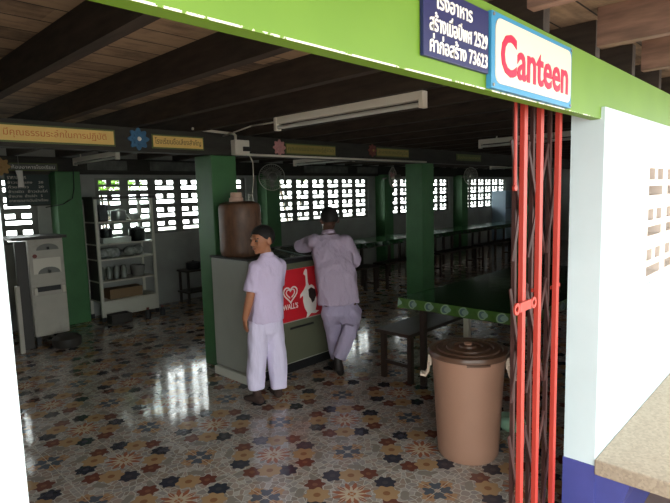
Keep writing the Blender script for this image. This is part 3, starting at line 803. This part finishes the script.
# ---------------------------------------------------------------- tables, cloths and benches
def table(x0, x1, y0, y1, label, group):
    t = thing('canteen_table', ((x0+x1)/2, (y0+y1)/2, 0), label, 'table', group)
    MB().box(x0, x1, y0, y1, .715, .74).build('table_top', M['darkwood'], t, bevel=.004)
    MB().box(x0+.08, x1-.08, y0+.08, y1-.08, .64, .715).build('apron', M['darkwood'], t)
    for xx in (x0+.11, x1-.15):
        for yy in (y0+.11, y1-.15):
            MB().box(xx, xx+.045, yy, yy+.045, 0, .66).build('leg', M['darkwood'], t, bevel=.004)
    return t
def cloth(x0, x1, y0, y1, label, group=None, plain=False):
    e = .012; d = .07
    mb = MB().box(x0-e, x1+e, y0-e, y1+e, .7405, .746, 0)
    nx, ny = 24, 16
    ring = [(x0-e+(x1-x0+2*e)*i/nx, y0-e, 0, -1) for i in range(nx)]+[(x1+e, y0-e+(y1-y0+2*e)*i/ny, 1, 0) for i in range(ny)] + \
           [(x1+e-(x1-x0+2*e)*i/nx, y1+e, 0, 1) for i in range(nx)]+[(x0-e, y1+e-(y1-y0+2*e)*i/ny, -1, 0) for i in range(ny)]
    k = len(ring); vs = []
    for lvl, (zz, off) in enumerate(((.746, 0), (.735, .004), (.7405-d, .010))):
        for i, (x, y, ux, uy) in enumerate(ring):
            w = off+(.006*math.sin(i*1.9) if lvl == 2 else 0)
            vs.append((x+ux*w, y+uy*w, zz-(.004*math.sin(i*.8) if lvl == 2 else 0)))
    fs = [(l*k+i, (l+1)*k+i, (l+1)*k+(i+1) % k, l*k+(i+1) % k) for l in range(2) for i in range(k)]
    mb.add(vs, fs, 1)
    return tag(mb.build('tablecloth', [M['cloth_top'], M['cloth_top' if plain else 'cloth_skirt']]), label, 'tablecloth', group)
for o in (): pass
near = table(3.35, 5.75, 1.46, 2.50, 'dark table under the green printed cloth behind the trash can', 'canteen tables')
cloth(3.35, 5.75, 1.46, 2.50, 'green printed vinyl cloth on the table behind the trash can', 'green tablecloths')
ob = MB().box(3.58, 3.625, 2.02, 2.065, 0, .64).build('leg', M['paleleg'], near, bevel=.004); ob['label'] = 'pale leg'
def bench(x0, x1, y0, y1, label):
    t = thing('bench', ((x0+x1)/2, (y0+y1)/2, 0), label, 'bench', 'wooden benches')
    MB().box(x0, x1, y0, y1, .405, .435).build('seat', M['darkwood'], t, bevel=.004)
    for xx in (x0+.05, x1-.09):
        for yy in (y0+.02, y1-.06):
            MB().box(xx, xx+.04, yy, yy+.04, 0, .405).build('leg', M['darkwood'], t)
        MB().box(xx+.01, xx+.03, y0+.05, y1-.05, .13, .16).build('stretcher', M['darkwood'], t)
    return t
bench(3.38, 5.7, 2.44, 2.80, 'dark wooden bench beside the green clothed table, nearest the boys')
prev = None
ordn = ['first', 'second', 'third', 'fourth', 'fifth']
for i in range(5):
    x = 4.95+i*1.62
    lb = ordn[i]+' table from the left in the back row'
    table(x, x+1.55, 5.68, 6.35, 'dark '+lb, 'canteen tables')
    cloth(x, x+1.55, 5.68, 6.35, 'green cloth on the '+lb, 'green tablecloths', True)
    bench(x+.05, x+1.50, 5.22, 5.50, 'dark bench in front of the '+lb)

# ---------------------------------------------------------------- left side: white cabinet, board, display cabinet
t = thing('white_cabinet', (1.94, 6.5, 0), 'greyish white steel cabinet with a dark counter top by the back wall', 'cabinet')
x0, x1, y0, y1 = 1.755, 2.115, 6.3, 6.7
MB().box(x0, x1, y0, y1, .10, 1.185).build('body', M['cabwhite'], t, bevel=.01)
MB().box(x0-.16, x1+.03, y0-.05, y1, 1.185, 1.215).build('counter_top', M['cabdark'], t)
for z0, z1 in ((1.06, 1.13), (.80, .87)):
    pts = [(x0+.08, z0)]+[(x0+.195+.115*math.cos(PI-PI*i/12), z0+(z1-z0)*math.sin(PI*i/12)) for i in range(13)]+[(x1-.08, z0)]
    MB().prism(pts[::-1], y0-.006, y0+.002).build('recess', M['plasticg'], t)
    MB().box(1.94, 1.96, y0-.03, y0, z0+.005, z0+.035).build('tap', M['black'], t)
MB().prism([(x0+.04, .80), (x0+.04, .97), (x1-.04, .97), (x1-.04, .80)], y0-.004, y0+.001).build('tap_panel', M['plasticw'], t)
MB().cyl((1.815, y0-.012, 1.0), (1.815, y0, 1.0), .022, n=14).build('indicator', M['petalr'], t)
MB().box(x0+.05, x1-.06, y0-.004, y0+.002, .60, .655).build('drawer_slot', M['black'], t)
for xx in (x0+.02, x1-.055): MB().box(xx, xx+.035, y0-.03, y0, .57, .65).build('latch', M['plasticw'], t, bevel=.004)
MB().box(x0+.02, x1-.02, y0-.008, y0, .13, .56).build('lower_door', M['cabwhite'], t, bevel=.004)
for xx in (x0+.02, x1-.06):
    for yy in (y0+.02, y1-.06): MB().box(xx, xx+.04, yy, yy+.04, 0, .10).build('foot', M['black'], t)
tag(MB().box(1.615, 1.725, 6.24, 6.28, 0, 1.17).build('plank', M['cabdark'], bevel=.004), 'tall dark board standing left of the white cabinet', 'board')
tag(MB().box(1.555, 1.598, 6.12, 6.16, 0, .72).build('post', M['cabwhite'], bevel=.004), 'narrow pale post standing left of the tall dark board', 'post')
tag(MB().lathe([(.14, 0), (.15, .02), (.15, .09), (.10, .13), (0, .14)], (2.0, 6.08, 0), n=24).build('basin', M['cabdark'], smooth=.7), 'dark upturned basin on the floor before the white cabinet', 'basin')
t = thing('notice_board', (2.12, 7.2, 1.55), 'dark green notice board with white writing on the back wall', 'board')
MB().box(1.85, 2.375, YB-.03, YB-.002, 1.55, 1.935).build('board', M['board'], t)
mb = MB().box(1.84, 2.385, YB-.034, YB, 1.93, 1.945).box(1.84, 2.385, YB-.034, YB, 1.54, 1.555).box(2.37, 2.385, YB-.034, YB, 1.555, 1.93)
mb.build('frame', M['girder'], t)
for i, w in enumerate(('ราคาอาหาร', 'ข้าวราดแกง    20', 'ก๋วยเตี๋ยว      20', 'ข้าวผัด  ข้าวมันไก่', 'น้ำหวาน  น้ำเปล่า   5', 'อาหารกลางวันนักเรียน')):
    text_mb(w, 1.875, (2.08, 2.27, 2.27, 2.31, 2.25, 2.31)[i], 1.875-.056*i, 1.91-.056*i, YB-.03, .001).build('lettering', M['plasticw'], t)
tag(MB().loft([((1.945, 7.0, 1.77), (.035, 0, 0), (0, .012, 0)), ((1.945, 7.0, 1.88), (.028, 0, 0), (0, .015, 0)), ((1.935, 7.0, 1.965), (.038, 0, 0), (0, .012, 0))], n=12).build('hanging_cloth', M['tubw'], smooth=.8), 'small pale cloth hanging in front of the notice board', 'cloth')
tag(MB().tube([(1.935, 7.0, 1.96), (1.935, 7.0, 2.155)], .003).build('string', M['plasticg']), 'string holding the pale cloth before the notice board', 'string')

# glass display cabinet
x0, x1, y0, y1 = 2.70, 3.49, 6.82, 7.22
t = thing('display_cabinet', ((x0+x1)/2, (y0+y1)/2, 0), 'pale framed glass display cabinet full of kitchen goods by the back wall', 'cabinet')
for xx in (x0, x1-.035):
    for yy in (y0, y1-.035): MB().box(xx, xx+.035, yy, yy+.035, .06, 1.60).build('corner_post', M['frame'], t)
MB().box(x0-.03, x1+.02, y0-.03, y1+.01, 1.60, 1.635).build('cabinet_top', M['cabdark'], t)
SH = (.27, .53, .82, 1.02, 1.31)
for z in SH: MB().box(x0+.003, x1-.003, y0+.01, y1-.003, z-.018, z).build('shelf', M['frame'], t)
MB().box(x0+.035, x1-.035, y0+.004, y0+.022, .06, .25).build('kick_panel', M['frame'], t)
MB().box(x0+.03, x1-.03, y1-.012, y1-.004, .06, 1.0).build('back_panel', M['inwall'], t)
MB().box(x0+.035, x1-.035, y0+.012, y0+.016, 1.02, 1.59).build('glass_pane', M['glass'], t)
MB().box(x0+.006, x0+.010, y0+.035, y1-.035, .27, 1.6).build('side_pane', M['cabdark'], t)
for xx in (x0, x1-.04):
    for yy in (y0, y1-.04): MB().box(xx, xx+.04, yy, yy+.04, 0, .06).build('foot', M['black'], t)
def on_shelf(mb, name, m, label, cat, smooth=.8):
    return tag(mb.build(name, M[m], smooth=smooth), label, cat, 'goods in the display cabinet')
def pot(x, y, z, r, h): return MB().lathe([(r*.9, z), (r, z+.02), (r, z+h*.85), (r*1.05, z+h*.87), (r*.6, z+h*.97), (r*.15, z+h), (r*.15, z+h*1.1), (0, z+h*1.1)], (x, y, 0), n=24)
def bowl(x, y, z, r, h): return MB().lathe([(r*.5, z), (r*.85, z+h*.5), (r, z+h), (r*.9, z+h), (r*.6, z+h*.4), (0, z+h*.2)], (x, y, 0), n=24)
def sack(x, y, z, w, h):
    mb = MB(); rnd = random.Random(int(x*100))
    for k in range(5): mb.ball((x+rnd.uniform(-.4, .4)*w, y+rnd.uniform(-.05, .05), z+h*.42), (w*.35, .08, h*rnd.uniform(.38, .55)))
    b = mb.bounds()[2][0]; mb.v = [(p[0], p[1], max(p[2], z)) for p in mb.v]; return mb
ym = 7.0
on_shelf(MB().box(2.78, 2.90, 6.9, 7.1, 1.31, 1.53), 'carton', 'black', 'dark box at the left of the cabinet top shelf', 'box', False)
on_shelf(pot(3.08, ym, 1.31, .10, .15), 'pot', 'alu', 'aluminium pot with lid on the cabinet top shelf', 'pot')
on_shelf(bowl(3.30, ym, 1.31, .10, .08), 'bowl', 'tubw', 'white bowl at the right of the cabinet top shelf', 'bowl')
on_shelf(MB().box(2.82, 3.20, 6.92, 7.05, 1.02, 1.09), 'tray', 'tubw', 'white tray under the dark box in the cabinet', 'tray', False)
on_shelf(pot(2.90, ym, 1.091, .08, .13), 'pot', 'pot', 'black pot standing on the white tray in the cabinet', 'pot')
on_shelf(pot(3.32, ym, 1.02, .11, .19), 'pot', 'pot', 'black pot right of the white tray in the cabinet', 'pot')
on_shelf(sack(2.92, ym, .82, .22, .15), 'plastic_bag', 'bag', 'shiny plastic bag at the left of the cabinet middle shelf', 'bag')
on_shelf(sack(3.27, ym, .82, .22, .16), 'plastic_bag', 'bag', 'shiny plastic bag at the right of the cabinet middle shelf', 'bag')
for i, xx in enumerate((2.80, 2.90, 3.0, 3.1)):
    on_shelf(MB().lathe([(.036, .53), (.038, .66), (.028, .68), (.03, .70), (0, .70)], (xx, ym, 0), n=16), 'jar', 'jar', ['dim glass jar by the left post on the low cabinet shelf', 'second dim jar on the low cabinet shelf', 'third dim jar on the low cabinet shelf', 'dim jar next to the white tub on the low cabinet shelf'][i], 'jar')
on_shelf(MB().lathe([(.08, .53), (.1, .66), (.1, .68), (0, .69)], (3.3, ym, 0), n=20), 'tub', 'plasticg', 'grey tub at the right of the low cabinet shelf', 'tub')
on_shelf(MB().box(2.85, 3.3, 6.9, 7.1, .27, .40), 'carton', 'carton', 'brown carton on the bottom shelf of the cabinet', 'box', False)
for i, (xx, yy) in enumerate(((3.22, 6.62), (3.42, 6.60))):
    t = thing('bottle', (xx, yy, 0), ['dark bottle on the floor before the display cabinet', 'dark bottle on the floor by the right post of the display cabinet'][i], 'bottle', 'bottles by the display cabinet')
    MB().lathe([(.035, 0), (.037, .08), (.02, .11)], (xx, yy, 0), n=16).build('bottle_body', M['black'], t, smooth=.8)
    MB().cyl((xx, yy, .11), (xx, yy, .135), .018, n=12).build('cap', M['petalr'], t)
t = thing('crate', (2.86, 6.66, 0), 'dark low crate at the left foot of the display cabinet', 'crate')
mb = MB().box(2.72, 2.98, 6.58, 6.74, 0, .02)
for a in ((2.72, 2.73, 6.58, 6.74), (2.97, 2.98, 6.58, 6.74), (2.73, 2.97, 6.58, 6.59), (2.73, 2.97, 6.73, 6.74)): mb.box(*a, .02, .12)
mb.build('crate_body', M['cabdark'], t)
# low dark side table
t = thing('side_table', (4.2, 7.05, 0), 'low dark two tier table by the back wall right of the display cabinet', 'table')
for z in (.16, .48): MB().box(4.0, 4.45, 6.9, 7.2, z, z+.025).build('tier', M['darkwood'], t)
for xx in (4.02, 4.40):
    for yy in (6.92, 7.15): MB().box(xx, xx+.03, yy, yy+.03, 0, .48).build('leg', M['darkwood'], t)
tag(pot(4.2, 7.05, .505, .11, .12).build('pot', M['pot'], smooth=.8), 'dark pot standing on the low two tier table', 'pot')

# pale blue cabinet at the far end
t = thing('tall_cabinet', (14.75, 7.0, 0), 'pale blue cabinet at the far right end of the back wall', 'cabinet')
MB().box(14.25, 15.4, 6.85, 7.28, .1, 1.53).build('body', M['coolblue'], t, bevel=.01)
for z in (.55, 1.02): MB().box(14.25, 15.4, 6.842, 6.85, z, z+.02).build('drawer_gap', M['plasticg'], t)
MB().box(14.3, 15.35, 6.9, 7.25, 0, .1).build('foot', M['black'], t)

# a crumpled bag behind the bin
tag(sack(3.22, 1.50, 0, .14, .09).build('plastic_bag', M['palegreen'], smooth=.8), 'pale green plastic bag on the floor behind the trash can', 'bag')

# ---------------------------------------------------------------- people
class Fig:
    """positions given as (sideways, away, up) about the spot where the person stands"""
    def __init__(s, base, ang):
        s.b = Vector((base[0], base[1], 0)); s.u = Vector((math.cos(ang), math.sin(ang), 0)); s.r = Vector((math.sin(ang), -math.cos(ang), 0))
    def p(s, a, b, z): return s.b+s.r*a+s.u*b+Vector((0, 0, z))
    def d(s, a, b, z=0): return s.r*a+s.u*b+Vector((0, 0, z))

def head(mb, hair, c, yaw, pitch, k, parent, eyes=True, hairm='hair', lipm='lip'):
    """c: middle of the skull; yaw: compass angle of the gaze in the ground plane"""
    F = Vector((math.cos(yaw), math.sin(yaw), 0)); Lf = Vector((-F.y, F.x, 0)); Up = Vector((0, 0, 1))
    rot = Matrix((F, Lf, Up)).transposed(); rot = rot @ Matrix.Rotation(pitch, 3, 'Y')
    q = lambda x, y, z: c+rot @ Vector((x*k, y*k, z*k))
    e = lambda rx, ry, rz: (rx*k, ry*k, rz*k)
    mb.ball(q(-.010, 0, .022), e(.096, .077, .088), rot, 20)            # skull
    mb.ball(q(.030, 0, -.020), e(.060, .062, .080), rot, 18)            # face
    mb.ball(q(.040, 0, -.072), e(.040, .042, .032), rot, 16)            # jaw
    mb.ball(q(.066, 0, -.094), e(.016, .020, .014), rot, 12)            # chin
    mb.ball(q(.080, 0, .022), e(.014, .050, .010), rot, 12)             # brow
    mb.limb([q(.086, 0, .012), q(.104, 0, -.026)], [.008*k, .012*k], 10) # nose
    for s in (-1, 1):
        mb.ball(q(.096, s*.013, -.030), e(.010, .009, .008), rot, 10)
        mb.ball(q(.064, s*.040, -.026), e(.022, .020, .022), rot, 10)   # cheeks
        ear = rot @ Matrix.Rotation(-s*.45, 3, 'Z')
        mb.ball(q(-.008, s*.080, -.008), e(.021, .008, .034), ear, 12)
    for dz in (-.056, -.066): mb.ball(q(.084, 0, dz), e(.010, .022, .006), rot, 10)
    # hair: cap over the skull, open over the face and below the nape
    hm = MB(); n, m2 = 64, 20; pts = []
    line = [(0, .34), (40, .30), (56, .14), (68, -.08), (82, -.2), (98, -.16), (112, -.5), (130, -.64), (180, -.66)]
    for j in range(m2+1):
        for i in range(n):
            ph = 2*PI*i/n; dg = abs((math.degrees(ph)+180) % 360-180)
            for (a0, z0), (a1, z1) in zip(line, line[1:]):
                if a0 <= dg <= a1: zl = z0+(z1-z0)*(dg-a0)/(a1-a0)
            th = math.acos(zl)*max(j, .12)/m2
            x, y, z = math.sin(th)*math.cos(ph), math.sin(th)*math.sin(ph), math.cos(th)
            pts.append(q(-.010+.103*x, .083*y, .024+.096*z))
    hm.add(pts, [(j*n+i, (j+1)*n+i, (j+1)*n+(i+1) % n, j*n+(i+1) % n) for j in range(m2) for i in range(n)]+[tuple(range(n-1, -1, -1))])
    ho = hm.build('hair', M[hairm], parent, smooth=True)
    so = ho.modifiers.new('thick', 'SOLIDIFY'); so.thickness = .012*k; so.offset = -1
    if eyes:
        for s in (-1, 1):
            em = MB(); c0 = q(.074, s*.031, .001)
            em.ball(c0, e(.012, .014, .009), rot, 14)
            em.ball(q(.0815, s*.031, .001), e(.006, .0065, .0068), rot, 12, mi=1)
            em.build('eye', [M['eyew'], M['eyek']], parent, smooth=True)
            bm = MB(); bm.limb([q(.086, s*.018, .020), q(.084, s*.034, .025), q(.070, s*.050, .020)], [.0035*k]*3, 8)
            bm.build('eyebrow', M['hair'], parent, smooth=True)
        lm = MB(); lm.limb([q(.083, -.020, -.061), q(.093, 0, -.060), q(.083, .020, -.061)], [.004*k, .006*k, .004*k], 8)
        lm.build('lips', M[lipm], parent, smooth=True)
    return q

def hand(mb, w, d, pn, k, curl=.5, side=1):
    """w wrist, d direction of the fingers, pn direction the palm faces"""
    d, pn = d.normalized(), pn.normalized(); s = d.cross(pn).normalized()*side
    rot = Matrix((d, s, pn)).transposed()
    mb.ball(w+d*.036*k, (.042*k, .032*k, .014*k), rot, 14)
    for i, ln in enumerate((.058, .066, .060, .046)):
        b = w+d*(.066-.004*abs(i-1.2))*k+s*(.024-.016*i)*k
        a = curl*.5; pts = [b]; cur = b
        for j, f in enumerate((.45, .32, .23)):
            a += curl*.55*(j > 0); cur = cur+(d*math.cos(a)+pn*math.sin(a))*ln*f*k; pts.append(cur)
        mb.limb(pts, [.0082*k, .0076*k, .0070*k, .0058*k], 8)
    b = w+d*.018*k+s*.024*k
    mb.limb([b, b+(d*.6+s*.65+pn*.4)*.034*k, b+(d*.95+s*.5+pn*.6)*.056*k], [.011*k, .009*k, .007*k], 8)

def foot(name, m, heel_c, toe_dir, k, ankle, parent, lift=0):
    toe_dir = toe_dir.normalized(); sd = Vector((-toe_dir.y, toe_dir.x, 0)); up = Vector((0, 0, 1))
    mb = MB(); h = Vector(heel_c)
    mb.ball(h+up*.034*k, (.036*k, .036*k, .034*k))
    mb.loft([(h+up*.034*k+toe_dir*.0*k, sd*.034*k, up*.034*k), (h+toe_dir*.07*k+up*.034*k, sd*.036*k, up*.034*k), (h+toe_dir*.13*k+up*.025*k, sd*.042*k, up*.025*k), (h+toe_dir*.175*k+up*.016*k, sd*.034*k, up*.016*k)], n=16)
    mb.ball(h+toe_dir*.172*k+up*.017*k, (.028*k, .028*k, .016*k))
    mb.limb([h+toe_dir*.03*k+up*.045*k, Vector(ankle), Vector(ankle)+up*.06*k], [.036*k, .034*k, .037*k])
    return remeshed(mb, name, M[m], parent, .006, 3)

def boy_looking_back():
    t = thing('person', (2.455, 3.147, 0), 'boy in pale lavender shirt and trousers beside the freezer, head turned to the left', 'person')
    f = Fig((2.455, 3.147), math.atan2(3.17, 2.425))
    F = f.d(-.5, .866); Lv = f.d(-.866, -.5)              # the way the body faces, and its left
    p = f.p
    hipc = p(.015, .0, .66)
    nk = p(.052, .0, 1.135)
    hc = p(.018, -.005, 1.262)
    # ---- body
    b = MB()
    head(b, None, hc, math.atan2((f.d(-.84, -.56)).y, (f.d(-.84, -.56)).x), .06, .95, t)
    b.limb([p(.05, .0, 1.09), p(.035, .0, 1.19)], [.045, .044])
    b.loft([(hipc, Lv*.105, F*.075), (p(.02, 0, .80), Lv*.095, F*.068), (p(.04, 0, .97), Lv*.105, F*.072), (p(.046, 0, 1.06), Lv*.10, F*.06), (nk, Lv*.05, F*.045)])
    shL = nk+Lv*.104+Vector((0, 0, -.072)); shR = nk-Lv*.104+Vector((0, 0, -.078))
    elL = p(-.090, -.085, .85); wrL = p(-.138, -.06, .672)
    elR = shR+F*.09+Vector((0, 0, -.19))-Lv*.02; wrR = elR+F*.16+Lv*.05+Vector((0, 0, -.01))
    b.limb([shL, elL, (elL+wrL)/2, wrL], [.046, .034, .032, .022]); b.limb([shR, elR, wrR], [.046, .034, .022])
    hand(b, wrL, f.d(-.02, .05, -1), -Lv, .9, .45, side=-1)
    hand(b, wrR, F, Vector((0, 0, -1)), .9, .4)
    hl, hr = hipc+Lv*.068+Vector((0, 0, -.03)), hipc-Lv*.068+Vector((0, 0, -.03))
    anL, anR = p(-.076, -.03, .12), p(.098, .045, .085)
    knL, knR = p(-.058, -.03, .37), p(.092, .04, .37)
    b.limb([hl, knL, anL], [.07, .045, .03]); b.limb([hr, knR, anR], [.07, .045, .03])
    remeshed(b, 'body', M['skin'], t, .0055, 4)
    # ---- shirt
    s = MB()
    s.loft([(p(.02, 0, .635), Lv*.140, F*.105), (p(.02, 0, .72), Lv*.138, F*.103), (p(.034, 0, .86), Lv*.128, F*.098), (p(.044, 0, .98), Lv*.130, F*.096), (p(.050, 0, 1.06), Lv*.124, F*.080), (p(.051, 0, 1.105), Lv*.095, F*.062), (p(.050, 0, 1.14), Lv*.056, F*.054)])
    slL = shL+(elL-shL)*.86; slR = shR+(elR-shR)*.86
    for a, c in ((shL, slL), (shR, slR)):
        s.limb([a+Vector((0, 0, -.005))], [.053]); s.cyl(a, c, .053, .060, 18)
    remeshed(s, 'shirt', M['shirt'], t, .007, 5, fold=.006)
    # ---- collar
    cb = MB(); cc = p(.046, 0, 1.135)
    k = 24; vs = [cc+Lv*math.cos(2*PI*i/k)*r+F*math.sin(2*PI*i/k)*r*.95+Vector((0, 0, z-.012*math.sin(2*PI*i/k))) for r, z in ((.050, .022), (.062, -.012), (.056, -.012), (.045, .022)) for i in range(k)]
    cb.add(vs, [(l*k+i, l*k+(i+1) % k, ((l+1) % 4)*k+(i+1) % k, ((l+1) % 4)*k+i) for l in range(4) for i in range(k)])
    cb.build('collar', M['shirt'], t, smooth=True)
    # ---- trousers
    tr = MB()
    tr.loft([(p(.015, 0, .47), Lv*.05, F*.05), (p(.015, 0, .55), Lv*.12, F*.092), (p(.015, 0, .65), Lv*.124, F*.096), (p(.02, 0, .72), Lv*.11, F*.085)])
    for h_, k_, a_, sx in ((hl, knL, anL, -1), (hr, knR, anR, 1)):
        tr.loft([(a_+Vector((0, 0, -.005)), f.r*.068, f.u*.070), (a_+Vector((0, 0, .10)), f.r*.070, f.u*.072), (k_, f.r*.076, f.u*.078), (h_+Vector((0, 0, -.06)), f.r*.078, f.u*.086), (h_+Vector((0, 0, .02)), f.r*.07, f.u*.08)])
    remeshed(tr, 'trousers', M['trouser'], t, .007, 5, fold=.006)
    foot('sock', 'sock', p(-.050, -.075, 0), f.d(-.55, .6), .92, anL+Vector((0, 0, -.01)), t)
    foot('sock', 'sock', p(.095, .02, 0), f.d(-.25, .9), .95, anR+Vector((0, 0, -.01)), t)

def boy_leaning():
    t = thing('person', (3.245, 3.099, 0), 'boy in mauve shirt and trousers seen from behind, leaning on the freezer with crossed legs', 'person')
    f = Fig((3.245, 3.099), math.atan2(3.099, 3.245)); p = f.p
    F = f.d(-.3, .95); Lv = f.d(-.95, -.3)
    hipc = p(.01, .03, .64)
    nk = p(-.070, .22, 1.245); hc = p(-.060, .28, 1.358)
    b = MB()
    head(b, None, hc, math.atan2(f.d(-.25, .97).y, f.d(-.25, .97).x), .25, 1.0, t, eyes=True)
    b.limb([p(-.068, .20, 1.20), p(-.075, .25, 1.30)], [.05, .048])
    b.loft([(hipc, Lv*.10, F*.08), (p(-.005, .06, .82), Lv*.105, F*.08), (p(-.03, .12, 1.0), Lv*.13, F*.085), (p(-.05, .17, 1.13), Lv*.135, F*.07), (nk, Lv*.055, F*.05)])
    shL, shR = p(-.195, .17, 1.165), p(.075, .19, 1.15)
    elL = p(-.325, .30, 1.120); wrL = p(-.19, .47, 1.085)
    elR = p(.155, .25, .985); wrR = p(.09, .43, 1.062)
    b.limb([shL, elL, wrL], [.05, .037, .024]); b.limb([shR, elR, wrR], [.05, .037, .024])
    hand(b, wrL, f.d(.6, .8, -.05), Vector((0, 0, -1)), .95, .25, side=-1)
    hand(b, wrR, f.d(-.6, .7, .02), Vector((0, 0, -1)), .95, .25)
    hl, hr = hipc+Lv*.08+Vector((0, 0, -.04)), hipc-Lv*.085+Vector((0, 0, -.04))
    knL, anL = p(-.045, .09, .36), p(-.025, .11, .08)
    knR, anR = p(.098, -.02, .41), p(-.012, -.09, .15)
    b.limb([hl, knL, anL], [.078, .05, .034]); b.limb([hr, knR, anR], [.078, .05, .034])
    remeshed(b, 'body', M['skind'], t, .006, 4)
    s = MB()
    s.loft([(p(.002, .03, .635), Lv*.186, F*.12), (p(.0, .045, .74), Lv*.184, F*.122), (p(-.016, .08, .90), Lv*.184, F*.122), (p(-.035, .13, 1.03), Lv*.182, F*.112), (p(-.05, .165, 1.12), Lv*.175, F*.095), (p(-.06, .19, 1.185), Lv*.14, F*.08), (p(-.068, .21, 1.235), Lv*.066, F*.062)])
    for a, e, fr, r0, r1 in ((shL, elL, 1.0, .070, .064), (shR, elR, 1.0, .074, .068)):
        s.limb([a, a+(e-a)*fr], [r0, r1])
    s.limb([elL, elL+(wrL-elL)*.3], [.062, .056]); s.limb([elR, elR+(wrR-elR)*.2], [.062, .058])
    remeshed(s, 'shirt', M['shirt2'], t, .008, 5, fold=.010)
    cb = MB(); cc = nk+Vector((0, 0, -.002)); k = 24
    vs = [cc+Lv*math.cos(2*PI*i/k)*r+F*math.sin(2*PI*i/k)*r*.95+Vector((0, 0, z-.012*math.sin(2*PI*i/k))) for r, z in ((.056, .022), (.070, -.014), (.062, -.014), (.050, .022)) for i in range(k)]
    cb.add(vs, [(l*k+i, l*k+(i+1) % k, ((l+1) % 4)*k+(i+1) % k, ((l+1) % 4)*k+i) for l in range(4) for i in range(k)])
    cb.build('collar', M['shirt2'], t, smooth=True)
    tr = MB()
    tr.loft([(p(.015, .03, .46), Lv*.06, F*.06), (p(.015, .03, .54), Lv*.14, F*.105), (p(.01, .03, .64), Lv*.14, F*.105), (p(.005, .04, .72), Lv*.12, F*.09)])
    tr.loft([(anL+Vector((0, 0, .03)), f.r*.055, f.u*.062), (knL, f.r*.068, f.u*.074), (hl+Vector((0, 0, -.05)), f.r*.084, f.u*.09), (hl+Vector((0, 0, .02)), f.r*.07, f.u*.08)])
    dn = (anR-knR).normalized(); side = dn.cross(f.u).normalized()
    tr.loft([(anR+dn*-.03, side*.058, f.u*.06), (knR-dn*.06, side*.070, f.u*.076), (knR+Vector((0, 0, .06)), f.r*.088, f.u*.085), (hr+f.r*.02+Vector((0, 0, -.05)), f.r*.098, f.u*.095), (hr+Vector((0, 0, .02)), f.r*.07, f.u*.08)])
    remeshed(tr, 'trousers', M['trouser2'], t, .008, 5, fold=.009)
    foot('shoe', 'shoe', p(-.02, .07, 0), f.d(-.3, .95), 1.1, anL+Vector((0, 0, -.01)), t)
    # right foot rests on its toes behind the other
    mb = MB(); tp = p(.035, -.055, .0)
    mb.limb([anR+Vector((0, 0, .05)), anR+Vector((0, 0, -.01)), p(-.005, -.085, .08), p(.005, -.055, .032), p(.018, -.015, .024)], [.036, .037, .038, .029, .022])
    remeshed(mb, 'shoe', M['shoe'], t, .006, 3)

boy_looking_back()
boy_leaning()

# ---------------------------------------------------------------- greenery outside the back wall
def shrub(x, y, z0, w, h, n, label):
    t = thing('shrub', (x, y, -.1), label, 'shrub', 'shrubs behind the vented wall')
    rnd = random.Random(int(x*10)); lf = MB(); st = MB()
    for k in range(5):
        st.tube([(x+rnd.uniform(-.05, .05), y, -.1), (x+rnd.uniform(-w, w)*.3, y+rnd.uniform(-.2, .2), z0+h*.5)], .02, n=6)
    for k in range(n):
        c = Vector((x+rnd.gauss(0, w*.42), y+rnd.gauss(0, .25), z0+h*rnd.random()))
        a = Vector((rnd.uniform(-1, 1), rnd.uniform(-1, 1), rnd.uniform(-.6, .6))).normalized()*.06
        bb = a.cross(Vector((rnd.uniform(-1, 1), rnd.uniform(-1, 1), 1))).normalized()*.028
        lf.add([c-a, c+bb+Vector((0, 0, .008)), c+a, c-bb+Vector((0, 0, .008))], [(0, 1, 2, 3)])
    st.build('stems', M['stemw'], t); lf.build('leaves', M['leaf'], t)
shrub(3.9, 9.2, 1.7, .7, .5, 700, 'bright green shrub seen through the vents above the display cabinet')
shrub(8.6, 9.6, 1.9, 1.5, .3, 260, 'thin green shrub seen through the vents behind the leaning boy')
